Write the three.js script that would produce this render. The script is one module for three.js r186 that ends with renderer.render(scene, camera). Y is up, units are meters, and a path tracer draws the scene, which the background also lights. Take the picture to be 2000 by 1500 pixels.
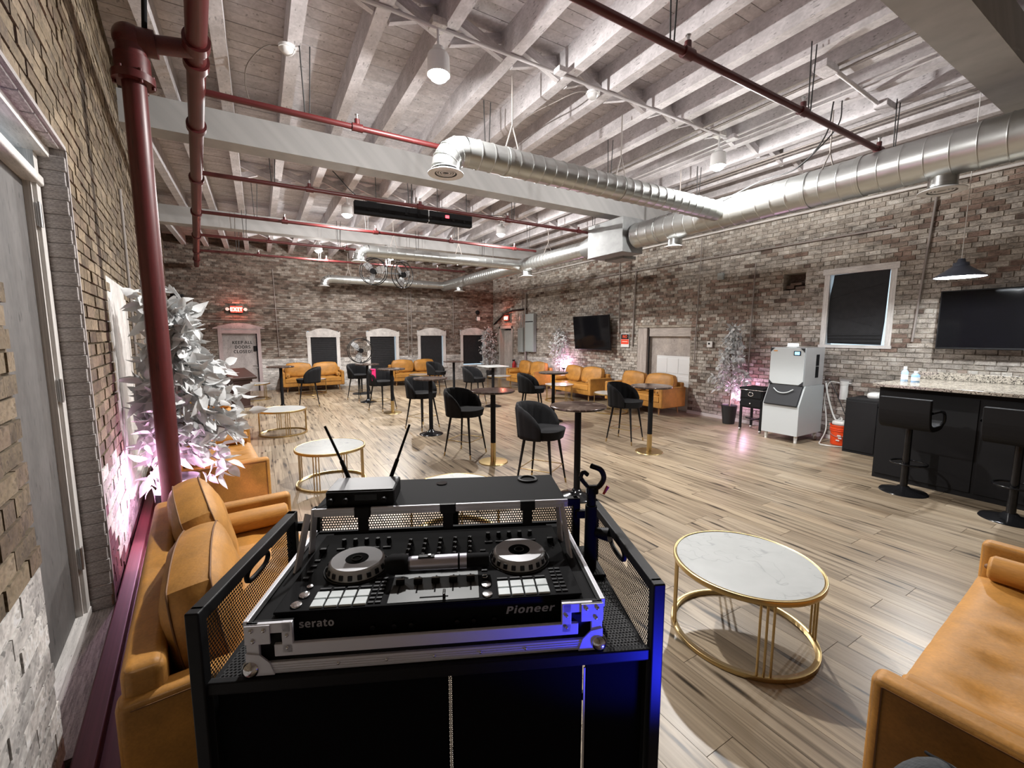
import * as THREE from 'three';
import { RoundedBoxGeometry } from 'three/addons/geometries/RoundedBoxGeometry.js';
import { mergeGeometries } from 'three/addons/utils/BufferGeometryUtils.js';
import { FontLoader } from 'three/addons/loaders/FontLoader.js';
import { TextGeometry } from 'three/addons/geometries/TextGeometry.js';
import { RectAreaLightUniformsLib } from 'three/addons/lights/RectAreaLightUniformsLib.js';
RectAreaLightUniformsLib.init();

// ---------- camera, exposure, large lights ----------
const scene = new THREE.Scene();
scene.background = new THREE.Color(0x05060a);
const YAW = 30.42 * Math.PI / 180, PITCH = 6.5 * Math.PI / 180;
const camera = new THREE.PerspectiveCamera(2 * Math.atan(750 / 837.3) * 180 / Math.PI, 2000 / 1500, 0.05, 60);
camera.position.set(0, 1.8, 0);
camera.lookAt(Math.sin(YAW) * Math.cos(PITCH), 1.8 - Math.sin(PITCH), -Math.cos(YAW) * Math.cos(PITCH));
const renderer = new THREE.WebGLRenderer({ antialias: true });
renderer.toneMapping = THREE.LinearToneMapping;
renderer.toneMappingExposure = 1.32;
renderer.shadowMap.enabled = true;
const CAN_CD = 25, CAN_SIDE_CD = 13, PENDANT_CD = 9;

// ---------- helpers ----------
function mulberry(a) { return () => { a |= 0; a = a + 0x6D2B79F5 | 0; let t = Math.imul(a ^ a >>> 15, 1 | a); t = t + Math.imul(t ^ t >>> 7, 61 | t) ^ t; return ((t ^ t >>> 14) >>> 0) / 4294967296; }; }
let rnd = mulberry(7);
const R = (a, b) => a + (b - a) * rnd();
function hash2(x, y) { let h = Math.imul(x | 0, 374761393) ^ Math.imul(y | 0, 668265263); h = Math.imul(h ^ h >>> 13, 1274126177); return ((h ^ h >>> 16) >>> 0) / 4294967296; }
function vnoise(x, y, px = 0, py = 0) {
  const xi = Math.floor(x), yi = Math.floor(y), u0 = x - xi, v0 = y - yi, u = u0 * u0 * (3 - 2 * u0), v = v0 * v0 * (3 - 2 * v0);
  const w = (i, p) => p ? ((i % p) + p) % p : i;
  const a = hash2(w(xi, px), w(yi, py)), b = hash2(w(xi + 1, px), w(yi, py)), c = hash2(w(xi, px), w(yi + 1, py)), d = hash2(w(xi + 1, px), w(yi + 1, py));
  return a + (b - a) * u + (c - a) * v + (a - b - c + d) * u * v;
}
function fbm(x, y, oct = 4, p = 0, q = p) { let s = 0, a = 0.5, t = 0; for (let i = 0; i < oct; i++) { s += a * vnoise(x + i * 17, y + i * 31, p, q); t += a; a *= 0.5; x *= 2; y *= 2; p *= 2; q *= 2; } return s / t; }
const used = {};
function numbered(n) { const k = used[n] = (used[n] ?? -1) + 1; return k ? n + '_' + String(k).padStart(3, '0') : n; }
function shadows(o) { o.traverse(m => { if (m.isMesh) { m.castShadow = true; m.receiveShadow = true; } }); return o; }
function tag(o, label, category, group) { o.userData.label = label; o.userData.category = category; if (group) o.userData.group = group; return o; }
function thing(name, label, category, [x, y, z] = [0, 0, 0], turn = 0, group) {
  const o = new THREE.Group(); o.name = numbered(name); o.position.set(x, y, z); o.rotation.y = turn; scene.add(o); return tag(o, label, category, group);
}
function struct(name, label, category = 'room') { const o = new THREE.Group(); o.name = numbered(name); scene.add(o); tag(o, label, category); o.userData.kind = 'structure'; return o; }
function part(parent, name, geo, mat, label) {
  if (Array.isArray(geo)) geo = geo.length === 1 ? geo[0] : mergeGeometries(geo.map(g => { const h = g.index ? g.toNonIndexed() : g.clone(); for (const k of Object.keys(h.attributes)) if (!['position', 'normal', 'uv', 'color'].includes(k)) h.deleteAttribute(k); return h; }));
  const m = new THREE.Mesh(geo, mat); m.name = name; m.castShadow = m.receiveShadow = true; parent.add(m); if (label) m.userData.label = label; return m;
}
function copyOf(src, [x, y, z], turn, label, group) {
  const c = src.clone(); c.name = numbered(src.name.replace(/_\d{3}$/, '')); c.position.set(x, y, z); c.rotation.set(0, turn, 0); c.userData = { ...src.userData };
  if (label) c.userData.label = label; if (group) c.userData.group = group; scene.add(c); return c;
}
const V3 = (x, y, z) => new THREE.Vector3(x, y, z);
const bx = (w, h, d, x = 0, y = 0, z = 0) => new THREE.BoxGeometry(w, h, d).translate(x, y, z);
const rb = (w, h, d, r, x = 0, y = 0, z = 0, s = 2) => new RoundedBoxGeometry(w, h, d, s, Math.min(r, w / 2.01, h / 2.01, d / 2.01)).translate(x, y, z);
const cyl = (r0, r1, h, x = 0, y = 0, z = 0, n = 24) => new THREE.CylinderGeometry(r1, r0, h, n).translate(x, y + h / 2, z);   // r0 at the bottom
const sph = (r, x, y, z, n = 16) => new THREE.SphereGeometry(r, n, Math.max(6, n >> 1)).translate(x, y, z);
function rod(a, b, r0, r1 = r0, n = 10) {
  const d = V3(b[0] - a[0], b[1] - a[1], b[2] - a[2]), L = d.length();
  return new THREE.CylinderGeometry(r1, r0, L, n).translate(0, L / 2, 0).applyQuaternion(new THREE.Quaternion().setFromUnitVectors(V3(0, 1, 0), d.normalize())).translate(...a);
}
function bar(a, b, w, h) {   // rectangular bar from a to b
  const d = V3(b[0] - a[0], b[1] - a[1], b[2] - a[2]), L = d.length();
  return new THREE.BoxGeometry(w, h, L).applyMatrix4(new THREE.Matrix4().lookAt(V3(...b), V3(...a), V3(0, 1, 0.001))).translate((a[0] + b[0]) / 2, (a[1] + b[1]) / 2, (a[2] + b[2]) / 2);
}
const hose = (pts, r, n = 40, k = 8) => new THREE.TubeGeometry(new THREE.CatmullRomCurve3(pts.map(p => V3(...p))), n, r, k);
const lathe = (pts, n = 32) => new THREE.LatheGeometry(pts.map(p => new THREE.Vector2(p[0], p[1])), n);
const torus = (R0, r, x, y, z, flat = true, n = 48, k = 8) => { const g = new THREE.TorusGeometry(R0, r, k, n); if (flat) g.rotateX(Math.PI / 2); return g.translate(x, y, z); };
function boxUV(g, s = 0.6) { if (g.index) g = g.toNonIndexed(); const p = g.attributes.position, n = g.attributes.normal, u = new Float32Array(p.count * 2); for (let i = 0; i < p.count; i++) { const ax = Math.abs(n.getX(i)), ay = Math.abs(n.getY(i)), az = Math.abs(n.getZ(i)); const [a, b] = ax > ay && ax > az ? [p.getZ(i), p.getY(i)] : ay > az ? [p.getX(i), p.getZ(i)] : [p.getX(i), p.getY(i)]; u[2 * i] = a / s; u[2 * i + 1] = b / s; } g.setAttribute('uv', new THREE.BufferAttribute(u, 2)); return g; }
function ext(pts, depth, bevel = 0, holes = []) {
  const s = new THREE.Shape(pts.map(p => new THREE.Vector2(...p))); for (const h of holes) s.holes.push(new THREE.Path(h.map(p => new THREE.Vector2(...p))));
  return new THREE.ExtrudeGeometry(s, { depth, bevelEnabled: bevel > 0, bevelSize: bevel, bevelThickness: bevel, bevelSegments: 2, curveSegments: 10 });
}

// ---------- textures ----------
function tex(size, fn, srgb = true, h = size) {
  const d = new Uint8Array(size * h * 4);
  for (let y = 0; y < h; y++) for (let x = 0; x < size; x++) { const c = fn(x / size, y / h), i = (y * size + x) * 4; for (let k = 0; k < 3; k++) d[i + k] = Math.max(0, Math.min(255, (Array.isArray(c) ? c[k] : c) * 255)); d[i + 3] = 255; }
  const t = new THREE.DataTexture(d, size, h); t.wrapS = t.wrapT = THREE.RepeatWrapping; t.magFilter = THREE.LinearFilter; t.minFilter = THREE.LinearMipmapLinearFilter; t.generateMipmaps = true; if (srgb) t.colorSpace = THREE.SRGBColorSpace; t.needsUpdate = true; return t;
}
const rep = (t, u, v = u) => { const c = t.clone(); c.repeat.set(u, v); c.needsUpdate = true; return c; };
const lerp = (a, b, t) => a + (b - a) * t, sst = (a, b, x) => { const t = Math.max(0, Math.min(1, (x - a) / (b - a))); return t * t * (3 - 2 * t); };
const mix3 = (a, b, t) => [lerp(a[0], b[0], t), lerp(a[1], b[1], t), lerp(a[2], b[2], t)];
// brick mottle: smeared limewash and dark pits, 1.6 m a side
const mottleT = tex(1024, (u, v) => {
  const a = fbm(u * 14, v * 26, 4, 14, 26), b = fbm(u * 64, v * 96, 3, 64, 96), c = fbm(u * 7 + 3, v * 9, 3, 7, 9);
  let m = 0.91 + (a - 0.5) * 0.5 + (b - 0.5) * 0.4 + (c - 0.5) * 0.2; m -= 0.3 * sst(0.64, 0.74, b); return [m, m * 0.985, m * 0.965];
});
const mottleBump = tex(512, (u, v) => fbm(u * 48, v * 64, 4, 48, 64), false);
const paintT = tex(512, (u, v) => { const m = 0.9 + (fbm(u * 8, v * 8, 4, 8) - 0.5) * 0.22 + (fbm(u * 60, v * 60, 2, 60) - 0.5) * 0.12 - 0.2 * sst(0.76, 0.82, fbm(u * 40 + 9, v * 24, 3, 40, 24)); return [m, m * 0.99, m * 0.975]; });
const smoothT = tex(256, (u, v) => { const m = 0.92 + (fbm(u * 6, v * 6, 4, 6) - 0.5) * 0.14; return [m, m, m * 0.99]; });
// oak: grain along v, 0.9 m x 2.4 m; knots and dark streaks
const knots = []; { const r = mulberry(31); for (let i = 0; i < 26; i++) knots.push([r(), r(), 0.4 + r() * 0.9]); }
const oakT = tex(1024, (u, v) => {
  let warp = 0, dark = 0;
  for (const [kx, ky, s] of knots) { let dx = u - kx, dy = v - ky; dx -= Math.round(dx); dy -= Math.round(dy); const q = (dx * dx * 3600 + dy * dy * 900) / (s * s); if (q < 12) { warp += Math.exp(-q) * 0.9; dark += 0.55 * Math.exp(-q * 2.4) + 0.16 * Math.exp(-(dx * dx * 5000 + dy * dy * 90) / (s * s)); } }
  const g = fbm(u * 90 + warp * 4, v * 5, 3, 90, 5), g2 = fbm(u * 26 + warp * 2 + fbm(u * 4, v * 3, 2, 4, 3) * 2, v * 2, 3, 26, 2), c = fbm(u * 6, v * 3, 3, 6, 3), st = sst(0.6, 0.78, fbm(u * 44, v * 7 + 5, 3, 44, 7));
  const m = 0.80 + (g - 0.5) * 0.16 + (g2 - 0.5) * 0.17 + (c - 0.5) * 0.16 - dark * 0.8 - st * 0.12;
  return mix3([m * 0.82, m * 0.72, m * 0.60], [m * 0.97, m * 0.90, m * 0.80], sst(0.45, 0.85, m));
});
const marbleT = tex(512, (u, v) => { const w = fbm(u * 4, v * 4, 4, 4) * 2; const f = Math.abs(fbm(u * 3 + w, v * 3 + w * 0.6, 4, 3) - 0.5), g = Math.abs(fbm(u * 6 + w, v * 5 - w, 3, 6, 5) - 0.5); let m = 0.95 - 0.05 * fbm(u * 9, v * 9, 3, 9); const k = Math.exp(-f * 90) * sst(0.45, 0.7, fbm(u * 2, v * 2, 2, 2)) * 0.5 + Math.exp(-g * 140) * 0.1; return [m - k, m - k * 0.98, m - k * 0.93]; });
const darkMarbleT = tex(512, (u, v) => { const w = fbm(u * 5, v * 5, 4, 5) * 2.2; const f = Math.abs(fbm(u * 6 + w, v * 5 + w, 4, 6, 5) - 0.5), p = fbm(u * 30, v * 30, 3, 30); const k = Math.exp(-f * 38); return mix3([0.21 + p * 0.13, 0.165 + p * 0.1, 0.15 + p * 0.09], [0.66, 0.6, 0.55], k * 0.85); });
const graniteT = tex(512, (u, v) => { const a = fbm(u * 60, v * 60, 3, 60), b = fbm(u * 18, v * 18, 3, 18), c = fbm(u * 110, v * 110, 2, 110); let m = 0.7 + (b - 0.5) * 0.3 - 0.4 * sst(0.58, 0.68, a) - 0.25 * sst(0.62, 0.7, c); return [m, m * 0.96, m * 0.9]; });
const leatherT = tex(512, (u, v) => { const a = fbm(u * 5, v * 5, 4, 5), b = fbm(u * 90, v * 90, 2, 90); const m = 0.86 + (a - 0.5) * 0.26 + (b - 0.5) * 0.1; return [m, m * 0.97, m * 0.93]; });
const leatherB = tex(512, (u, v) => fbm(u * 6, v * 6, 3, 6) * 0.6 + fbm(u * 70, v * 70, 2, 70) * 0.4, false);
const clothT = tex(256, (u, v) => 0.82 + 0.1 * Math.sin(u * 200) * Math.sin(v * 200) + (fbm(u * 20, v * 20, 3, 20) - 0.5) * 0.25);
const metalT = tex(256, (u, v) => 0.88 + (fbm(u * 8, v * 8, 4, 8) - 0.5) * 0.3, false);
const perfA = tex(256, (u, v) => { let best = 9; for (let i = -1; i < 6; i++) for (let j = -1; j < 5; j++) { const cx = (i + (j & 1 ? 0.5 : 0)) / 4, cy = j / 4; const dx = u - cx, dy = (v - cy); best = Math.min(best, Math.hypot(dx, dy)); } return best < 0.088 ? 0 : 1; }, false);

// ---------- materials ----------
const lin = (r, g, b) => new THREE.Color().setRGB(r, g, b);
const std = (c, rough = 0.7, metal = 0, o = {}) => new THREE.MeshStandardMaterial({ color: c instanceof THREE.Color ? c : lin(...c), roughness: rough, metalness: metal, ...o });
const phy = (c, o) => new THREE.MeshPhysicalMaterial({ color: lin(...c), ...o });
const M = {
  ceil: std([0.745, 0.725, 0.765], 0.85, 0, { map: paintT }),
  mortar: std([0.40, 0.36, 0.31], 0.95, 0, { map: mottleT }),
  white: std([0.80, 0.79, 0.785], 0.6, 0, { map: paintT }),
  whiteGloss: std([0.78, 0.78, 0.78], 0.35),
  greyDoor: std([0.15, 0.145, 0.145], 0.75, 0, { map: paintT }),
  greyBrick: std([0.52, 0.50, 0.51], 0.85, 0, { map: mottleT }),
  red: std([0.105, 0.014, 0.015], 0.42, 0, { map: paintT }),
  maroon: std([0.16, 0.034, 0.045], 0.5, 0, { map: paintT }),
  galvFlat: std([0.34, 0.35, 0.35], 0.5, 0.6, { map: metalT }),
  galv: std([0.62, 0.64, 0.63], 0.33, 0.9, { roughnessMap: null, map: metalT }),
  steel: std([0.5, 0.5, 0.5], 0.35, 0.9),
  chrome: std([0.75, 0.75, 0.76], 0.15, 1),
  conduit: std([0.27, 0.24, 0.22], 0.6, 0.1),
  wire: std([0.02, 0.02, 0.02], 0.6),
  leather: std([0.58, 0.285, 0.055], 0.56, 0, { map: leatherT, bumpMap: leatherB, bumpScale: 0.0012 }),
  leatherSeam: std([0.16, 0.07, 0.02], 0.6),
  woodLeg: std([0.30, 0.16, 0.06], 0.5),
  platform: phy([0.006, 0.006, 0.007], { roughness: 0.7, specularIntensity: 0.12 }),
  velvet: phy([0.012, 0.012, 0.013], { roughness: 0.9, sheen: 0.15, sheenRoughness: 0.5, sheenColor: lin(0.2, 0.2, 0.22), specularIntensity: 0.3 }),
  black: phy([0.010, 0.010, 0.011], { roughness: 0.5, specularIntensity: 0.35 }),
  blackGloss: phy([0.008, 0.008, 0.009], { roughness: 0.15, specularIntensity: 0.6 }),
  blackMatte: phy([0.012, 0.012, 0.013], { roughness: 0.85, specularIntensity: 0.25 }),
  blackTex: phy([0.012, 0.012, 0.013], { roughness: 0.65, specularIntensity: 0.3 }),
  gold: std([0.52, 0.39, 0.19], 0.32, 1),
  marble: std([0.58, 0.60, 0.595], 0.18, 0, { map: marbleT }),
  darkMarble: std([0.62, 0.62, 0.62], 0.16, 0, { map: darkMarbleT }),
  granite: std([0.92, 0.91, 0.88], 0.2, 0, { map: graniteT }),
  fabricBlack: phy([0.006, 0.006, 0.007], { roughness: 1, specularIntensity: 0.1 }),
  blind: std([0.022, 0.022, 0.025], 0.85, 0, { map: clothT }),
  alu: std([0.72, 0.72, 0.77], 0.4, 0.25),
  beam: std([0.50, 0.495, 0.50], 0.85, 0, { map: smoothT }),
  perf: std([0.015, 0.015, 0.016], 0.5, 0.2, { alphaMap: perfA, transparent: true, side: THREE.DoubleSide }),
  leaf: phy([0.62, 0.63, 0.63], { roughness: 0.7, side: THREE.DoubleSide, transmission: 0.18, thickness: 0 }),
  potBlack: std([0.018, 0.018, 0.02], 0.45),
  bark: std([0.16, 0.12, 0.09], 0.9),
  screen: phy([0.004, 0.004, 0.005], { roughness: 0.07, specularIntensity: 0.25 }),
  grille: std([0.03, 0.03, 0.03], 0.5, 0.5),
  elec: std([0.36, 0.40, 0.40], 0.5),
  stainless: std([0.55, 0.56, 0.57], 0.3, 0.35),
  iceWhite: std([0.47, 0.50, 0.51], 0.4),
  iceDark: phy([0.022, 0.023, 0.026], { roughness: 0.5, specularIntensity: 0.5 }),
  orange: std([0.82, 0.075, 0.012], 0.45),
  plasticWhite: std([0.72, 0.72, 0.70], 0.4),
  hoseClear: std([0.62, 0.62, 0.60], 0.3),
};
// ---------- floor ----------
const WX = z => -2.24 + (z + 16.1) * 0.11;     // the left wall runs askew
{
  const fl = struct('floor', 'grey brown oak plank floor with dark knots');
  part(fl, 'subfloor', bx(13, 0.2, 21.5, 3.6, -0.115, -6.2), std([0.05, 0.04, 0.03], 0.9));
  const tints = [[0.55, 0.52, 0.475], [0.50, 0.47, 0.425], [0.58, 0.545, 0.49], [0.53, 0.485, 0.43], [0.56, 0.535, 0.50], [0.49, 0.455, 0.41]];
  const mats = tints.map(c => std(c, 0.36, 0, { map: oakT }));
  const W = 0.185, T = 0.012, list = [];
  rnd = mulberry(101);
  for (let i = 0, x = -2.7; x < 9.0; x += W, i++) { let z = 4.2 + R(-1.6, 0); while (z > -16.3) { const L = R(1.15, 1.75), z0 = Math.max(-16.3, z - L); list.push([x + W / 2, (z + z0) / 2, z - z0, i]); z = z0; } }
  const cam2 = (x, z) => { const dx = x, dz = z, f = dx * Math.sin(YAW) - dz * Math.cos(YAW), s = dx * Math.cos(YAW) + dz * Math.sin(YAW); return f > 0.6 && Math.abs(s) < 1.25 * f + 0.5 ? f : 99 + f * f; };
  list.sort((a, b) => cam2(a[0], a[1]) - cam2(b[0], b[1]));
  const plank = L => { const g = new THREE.BoxGeometry(W - 0.0022, T, L - 0.002); const uo = rnd(), vo = rnd(), p = g.attributes.position, uv = g.attributes.uv; for (let k = 0; k < p.count; k++) uv.setXY(k, uo + p.getX(k) / 0.9, vo + p.getZ(k) / 2.4); return g; };
  const variants = Array.from({ length: 24 }, () => plank(1));
  const rest = mats.map(() => []);
  list.forEach(([x, z, L], n) => {
    const mi = Math.floor(rnd() * mats.length);
    if (n < 300) { const m = part(fl, 'plank', variants[Math.floor(rnd() * 24)], mats[mi]); m.scale.z = L; m.position.set(x, -T / 2, z); }
    else rest[mi].push(plank(L).translate(x, -T / 2, z));
  });
  rest.forEach((g, i) => { const m = part(fl, 'far_planks', g, mats[i]); m.userData.kind = 'stuff'; });
}
// ---------- brick walls ----------
const palettes = {
  lime: [[0.487, 0.455, 0.419], [0.427, 0.395, 0.359], [0.366, 0.33, 0.294], [0.55, 0.528, 0.492], [0.286, 0.21, 0.174], [0.238, 0.166, 0.137], [0.166, 0.123, 0.105], [0.319, 0.258, 0.218], [0.455, 0.419, 0.376]],
  brown: [[0.261, 0.221, 0.19], [0.213, 0.166, 0.138], [0.166, 0.122, 0.1], [0.113, 0.085, 0.07], [0.318, 0.281, 0.249], [0.188, 0.135, 0.113], [0.358, 0.321, 0.289]],
  olive: [[0.22, 0.172, 0.112], [0.18, 0.138, 0.09], [0.26, 0.205, 0.14], [0.145, 0.105, 0.068], [0.20, 0.15, 0.105]],
  paint: [[0.66, 0.65, 0.64], [0.60, 0.59, 0.585], [0.70, 0.69, 0.68]],
  maroon: [[0.16, 0.036, 0.046], [0.20, 0.05, 0.06]],
};
const brickMat = {}; for (const k in palettes) brickMat[k] = palettes[k].map(c => std(c, 0.92, 0, { map: rep(mottleT, 1), bumpMap: mottleBump, bumpScale: 0.004 }));
const stuffMat = new THREE.MeshStandardMaterial({ color: 0xffffff, vertexColors: true, roughness: 0.92, map: mottleT, bumpMap: mottleBump, bumpScale: 0.004 });
// holes: [x0, x1, y0, y1]; zone(x, y, r) -> [palette, index]; near(x, y) -> sort key for the bricks that become parts
function brickWall(name, label, origin, turn, x0, x1, H, holes, zone, near, thick = 0.3, parts = 300, seed = 1, bands = [], mort = null) {
  const w = struct(name, label); w.position.set(...origin); w.rotation.y = turn; rnd = mulberry(seed);
  const shape = [[x0, -0.12], [x1, -0.12], [x1, H], [x0, H]];
  const g = ext(shape, thick, 0, holes.map(([a, b, c, d]) => [[a, Math.max(c, -0.119)], [b, Math.max(c, -0.119)], [b, d], [a, d]])).translate(0, 0, -thick - 0.012);
  const uv = g.attributes.uv, p = g.attributes.position; for (let i = 0; i < uv.count; i++) uv.setXY(i, p.getX(i) / 1.6 + p.getZ(i) / 1.6, p.getY(i) / 1.6);
  part(w, 'mortar', g, mort || M.mortar, 'mortar between the bricks');
  for (const [a, b, c, d, m] of bands) {   // painted joints between the painted bricks
    const xs = [a, b, ...holes.flatMap(h => [h[0], h[1]])].filter(x => x >= a && x <= b).sort((p, q) => p - q), gs = [];
    for (let i = 0; i + 1 < xs.length; i++) { if (xs[i + 1] - xs[i] < 0.002) continue; const xm = (xs[i] + xs[i + 1]) / 2; let ys = [[c, d]]; for (const h of holes) if (xm > h[0] && xm < h[1]) ys = ys.flatMap(([p, q]) => [[p, Math.min(q, h[2])], [Math.max(p, h[3]), q]].filter(e => e[1] - e[0] > 0.002)); for (const [p, q] of ys) gs.push(bx(xs[i + 1] - xs[i], q - p, 0.008, xm, (p + q) / 2, -0.0095)); }
    part(w, 'painted_joints', gs, m).userData.kind = 'stuff';
  }
  const CH = 0.073, CL = 0.212, list = [];
  for (let r = 0, y = 0; y < H; r++, y += CH) {
    const hd = r % 6 === 5, L = hd ? CL / 2 : CL;
    for (let x = x0 + (r & 1 ? -L / 2 : 0); x < x1; x += L) {
      let a = Math.max(x, x0), b = Math.min(x + L, x1), c = y, d = Math.min(y + CH, H);
      if (b - a < 0.03) continue;
      let ok = true;
      for (const [h0, h1, k0, k1] of holes) if (b > h0 && a < h1 && d > k0 + 0.01 && c < k1 - 0.01) { if (a < h0 && h0 - a > 0.04) b = h0; else if (b > h1 && b - h1 > 0.04) a = h1; else ok = false; }
      if (ok) list.push([(a + b) / 2, (c + d) / 2, b - a - 0.011, d - c - 0.011]);
    }
  }
  list.sort((a, b) => near(a[0], a[1]) - near(b[0], b[1]));
  const unit = Array.from({ length: 8 }, () => { const g = new THREE.BoxGeometry(1, 1, 1), uo = rnd(), vo = rnd(), q = g.attributes.position, u = g.attributes.uv; for (let k = 0; k < q.count; k++) u.setXY(k, uo + (q.getX(k) + q.getZ(k) * 0.1) * 0.125, vo + q.getY(k) * 0.039 + q.getZ(k) * 0.01); return g; });
  const pos = [], nor = [], uvs = [], col = [], idx = [];
  list.forEach(([x, y, l, h], n) => {
    const [pal, ki] = zone(x, y, rnd()), out = R(0.002, 0.010), dep = 0.03;
    const full = pal === 'paint' ? 0.007 : 0.0; l += full; h += full * 0.6;
    if (n < parts) { const m = part(w, 'brick', unit[n & 7], brickMat[pal][ki]); m.scale.set(l, h, dep); m.position.set(x, y, out - dep / 2 - 0.003); m.rotation.z = R(-0.006, 0.006); return; }
    const c = palettes[pal][ki], t = R(0.88, 1.1), jx = () => R(-0.003, 0.003), z1 = out - 0.003, z0 = z1 - dep;
    const q = [[x - l / 2 + jx(), y - h / 2 + jx()], [x + l / 2 + jx(), y - h / 2 + jx()], [x + l / 2 + jx(), y + h / 2 + jx()], [x - l / 2 + jx(), y + h / 2 + jx()]];
    const face = (vs, nn) => { const b = pos.length / 3; for (const v of vs) { pos.push(...v); nor.push(...nn); uvs.push((v[0] + v[2]) / 1.6, (v[1] + v[2]) / 1.6); const k = t * R(0.9, 1.08); col.push(c[0] * k, c[1] * k, c[2] * k); } idx.push(b, b + 1, b + 2, b, b + 2, b + 3); };
    face(q.map(e => [e[0], e[1], z1]), [0, 0, 1]);
    for (let k = 0; k < 4; k++) { const a = q[k], b = q[(k + 1) & 3], dx = b[0] - a[0], dy = b[1] - a[1], L = Math.hypot(dx, dy); face([[a[0], a[1], z1], [a[0], a[1], z0], [b[0], b[1], z0], [b[0], b[1], z1]], [dy / L, -dx / L, 0]); }
  });
  const sg = new THREE.BufferGeometry(); sg.setAttribute('position', new THREE.Float32BufferAttribute(pos, 3)); sg.setAttribute('normal', new THREE.Float32BufferAttribute(nor, 3)); sg.setAttribute('uv', new THREE.Float32BufferAttribute(uvs, 2)); sg.setAttribute('color', new THREE.Float32BufferAttribute(col, 3)); sg.setIndex(idx);
  const sm = part(w, 'brickwork', sg, stuffMat); sm.userData.kind = 'stuff';
  return w;
}
const HC = 4.72;
const pick = (pal, ws, r) => { let t = 0; const s = ws.reduce((a, b) => a + b, 0); for (let i = 0; i < ws.length; i++) { t += ws[i] / s; if (r < t) return [pal, i]; } return [pal, 0]; };
// right wall: local x = world z
const wallRight = brickWall('wall_right', 'long brick wall with patchy limewash behind the bar', [8.54, 0, 0], -Math.PI / 2, -16.4, 3.2, HC,
  [[-3.80, -2.82, 1.60, 2.91], [-8.04, -6.46, 0, 1.99], [-15.55, -14.45, 0, 2.16], [-4.50, -4.12, 2.62, 2.93]],
  (x, y, r) => {
    if (y < 1.03 && x < -11.6) return pick('paint', [1, 1, 1], r);
    const n = fbm(x * 0.55 + 40, y * 0.8 + 9, 4), f = fbm(x * 2.2, y * 3.1 + 50, 3), white = sst(0.34, 0.58, n * 0.75 + f * 0.35 + (y < 1.6 ? 0.04 : -0.01) + (x < -8 ? 0.02 : 0));
    return pick('lime', [2.4 * white + 0.5, 1.8, 1.2, 2.2 * white * white, 2.2 * (1 - white), 1.5 * (1 - white), 0.5 * (1 - white) + 0.12, 1.3 * (1 - white) + 0.2, 1.6], r);
  }, (x, y) => (x > -0.4 || y > 4.2 ? 99 : 0) + Math.hypot(x + 1.2, (y - 2.7) * 0.8), 0.3, 300, 11, [[-16.4, -11.6, 0, 1.03, M.white]]);
const wallFar = brickWall('wall_far', 'far brick wall with white painted lower part', [0, 0, -16.1], 0, -3.0, 8.6, HC,
  [[-1.06, 0.02, 0, 2.0], [1.42, 2.42, 0.30, 1.93], [3.38, 4.50, 0.30, 1.95], [5.27, 6.37, 0.55, 1.98], [7.05, 8.14, 0.55, 2.0]],
  (x, y, r) => {
    if (y < 1.03) return pick('paint', [1, 1, 1], r);
    const n = fbm(x * 0.6 + 3, y * 0.9 + 20, 4), f = fbm(x * 1.7 + 70, y * 3.3, 3), white = sst(0.42, 0.66, n * 0.7 + f * 0.35 + x * 0.012 - 0.03);
    return pick('brown', [1.6, 1.5, 1.5 * (1 - white) + 0.2, 1.0 * (1 - white) + 0.15, 2.4 * white + 0.3, 0.9, 1.8 * white], r);
  }, () => 0, 0.3, 0, 12, [[-3.0, 8.6, 0, 1.03, M.white]], std([0.30, 0.25, 0.21], 0.95, 0, { map: mottleT }));
const S = Math.atan(0.11), LW = (s, h, o = 0) => [-0.469 - Math.sin(S) * s + Math.cos(S) * o, h, -Math.cos(S) * s - Math.sin(S) * o];
const wallLeft = brickWall('wall_left', 'olive brown brick wall with white painted lower courses', [-0.469, 0, 0], Math.PI / 2 + S, -3.4, 16.5, HC,
  [[2.03, 3.16, 0.25, 2.74], [4.25, 5.35, 0.55, 2.02], [4.42, 5.18, 2.02, 2.14], [4.62, 4.98, 2.14, 2.2]],
  (x, y, r) => {
    if (y < 0.28) return pick('maroon', [2, 1], r);
    const edge = 0.98 + (fbm(x * 2, 3, 3) - 0.5) * 0.12;
    if (y < edge) return (y < 0.34 + 0.5 * sst(3.7, 3.2, x) * sst(2.9, 3.3, x)) && x > 3.1 && x < 3.9 ? pick('maroon', [1, 1], r) : pick('paint', [1, 1, 1], r);
    const n = fbm(x * 0.8 + 11, y * 0.8, 4);
    return x > 6.5 && n > 0.56 ? pick('brown', [1.2, 1.5, 1, 0.3, 1, 1, 0.3], r) : pick('olive', [2, 1.6, 1.2 + n, 1 - n * 0.6, 0.9], r);
  }, (x, y) => (x < 0.9 ? 50 : 0) + Math.hypot(x - 2.4, (y - 1.6) * 0.7), 0.3, 300, 13, [[-3.4, 16.5, 0.28, 0.98, M.white], [-3.4, 16.5, 0, 0.28, M.maroon]], std([0.21, 0.17, 0.115], 0.95, 0, { map: mottleT }));
{
  const w = struct('wall_near', 'plain brick wall closing the room behind the camera'); part(w, 'wall_panel', bx(12.4, HC + 0.1, 0.25, 3.6, HC / 2, 3.3), std([0.34, 0.30, 0.26], 0.95, 0, { map: rep(mottleT, 6, 3) }));
}
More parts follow.
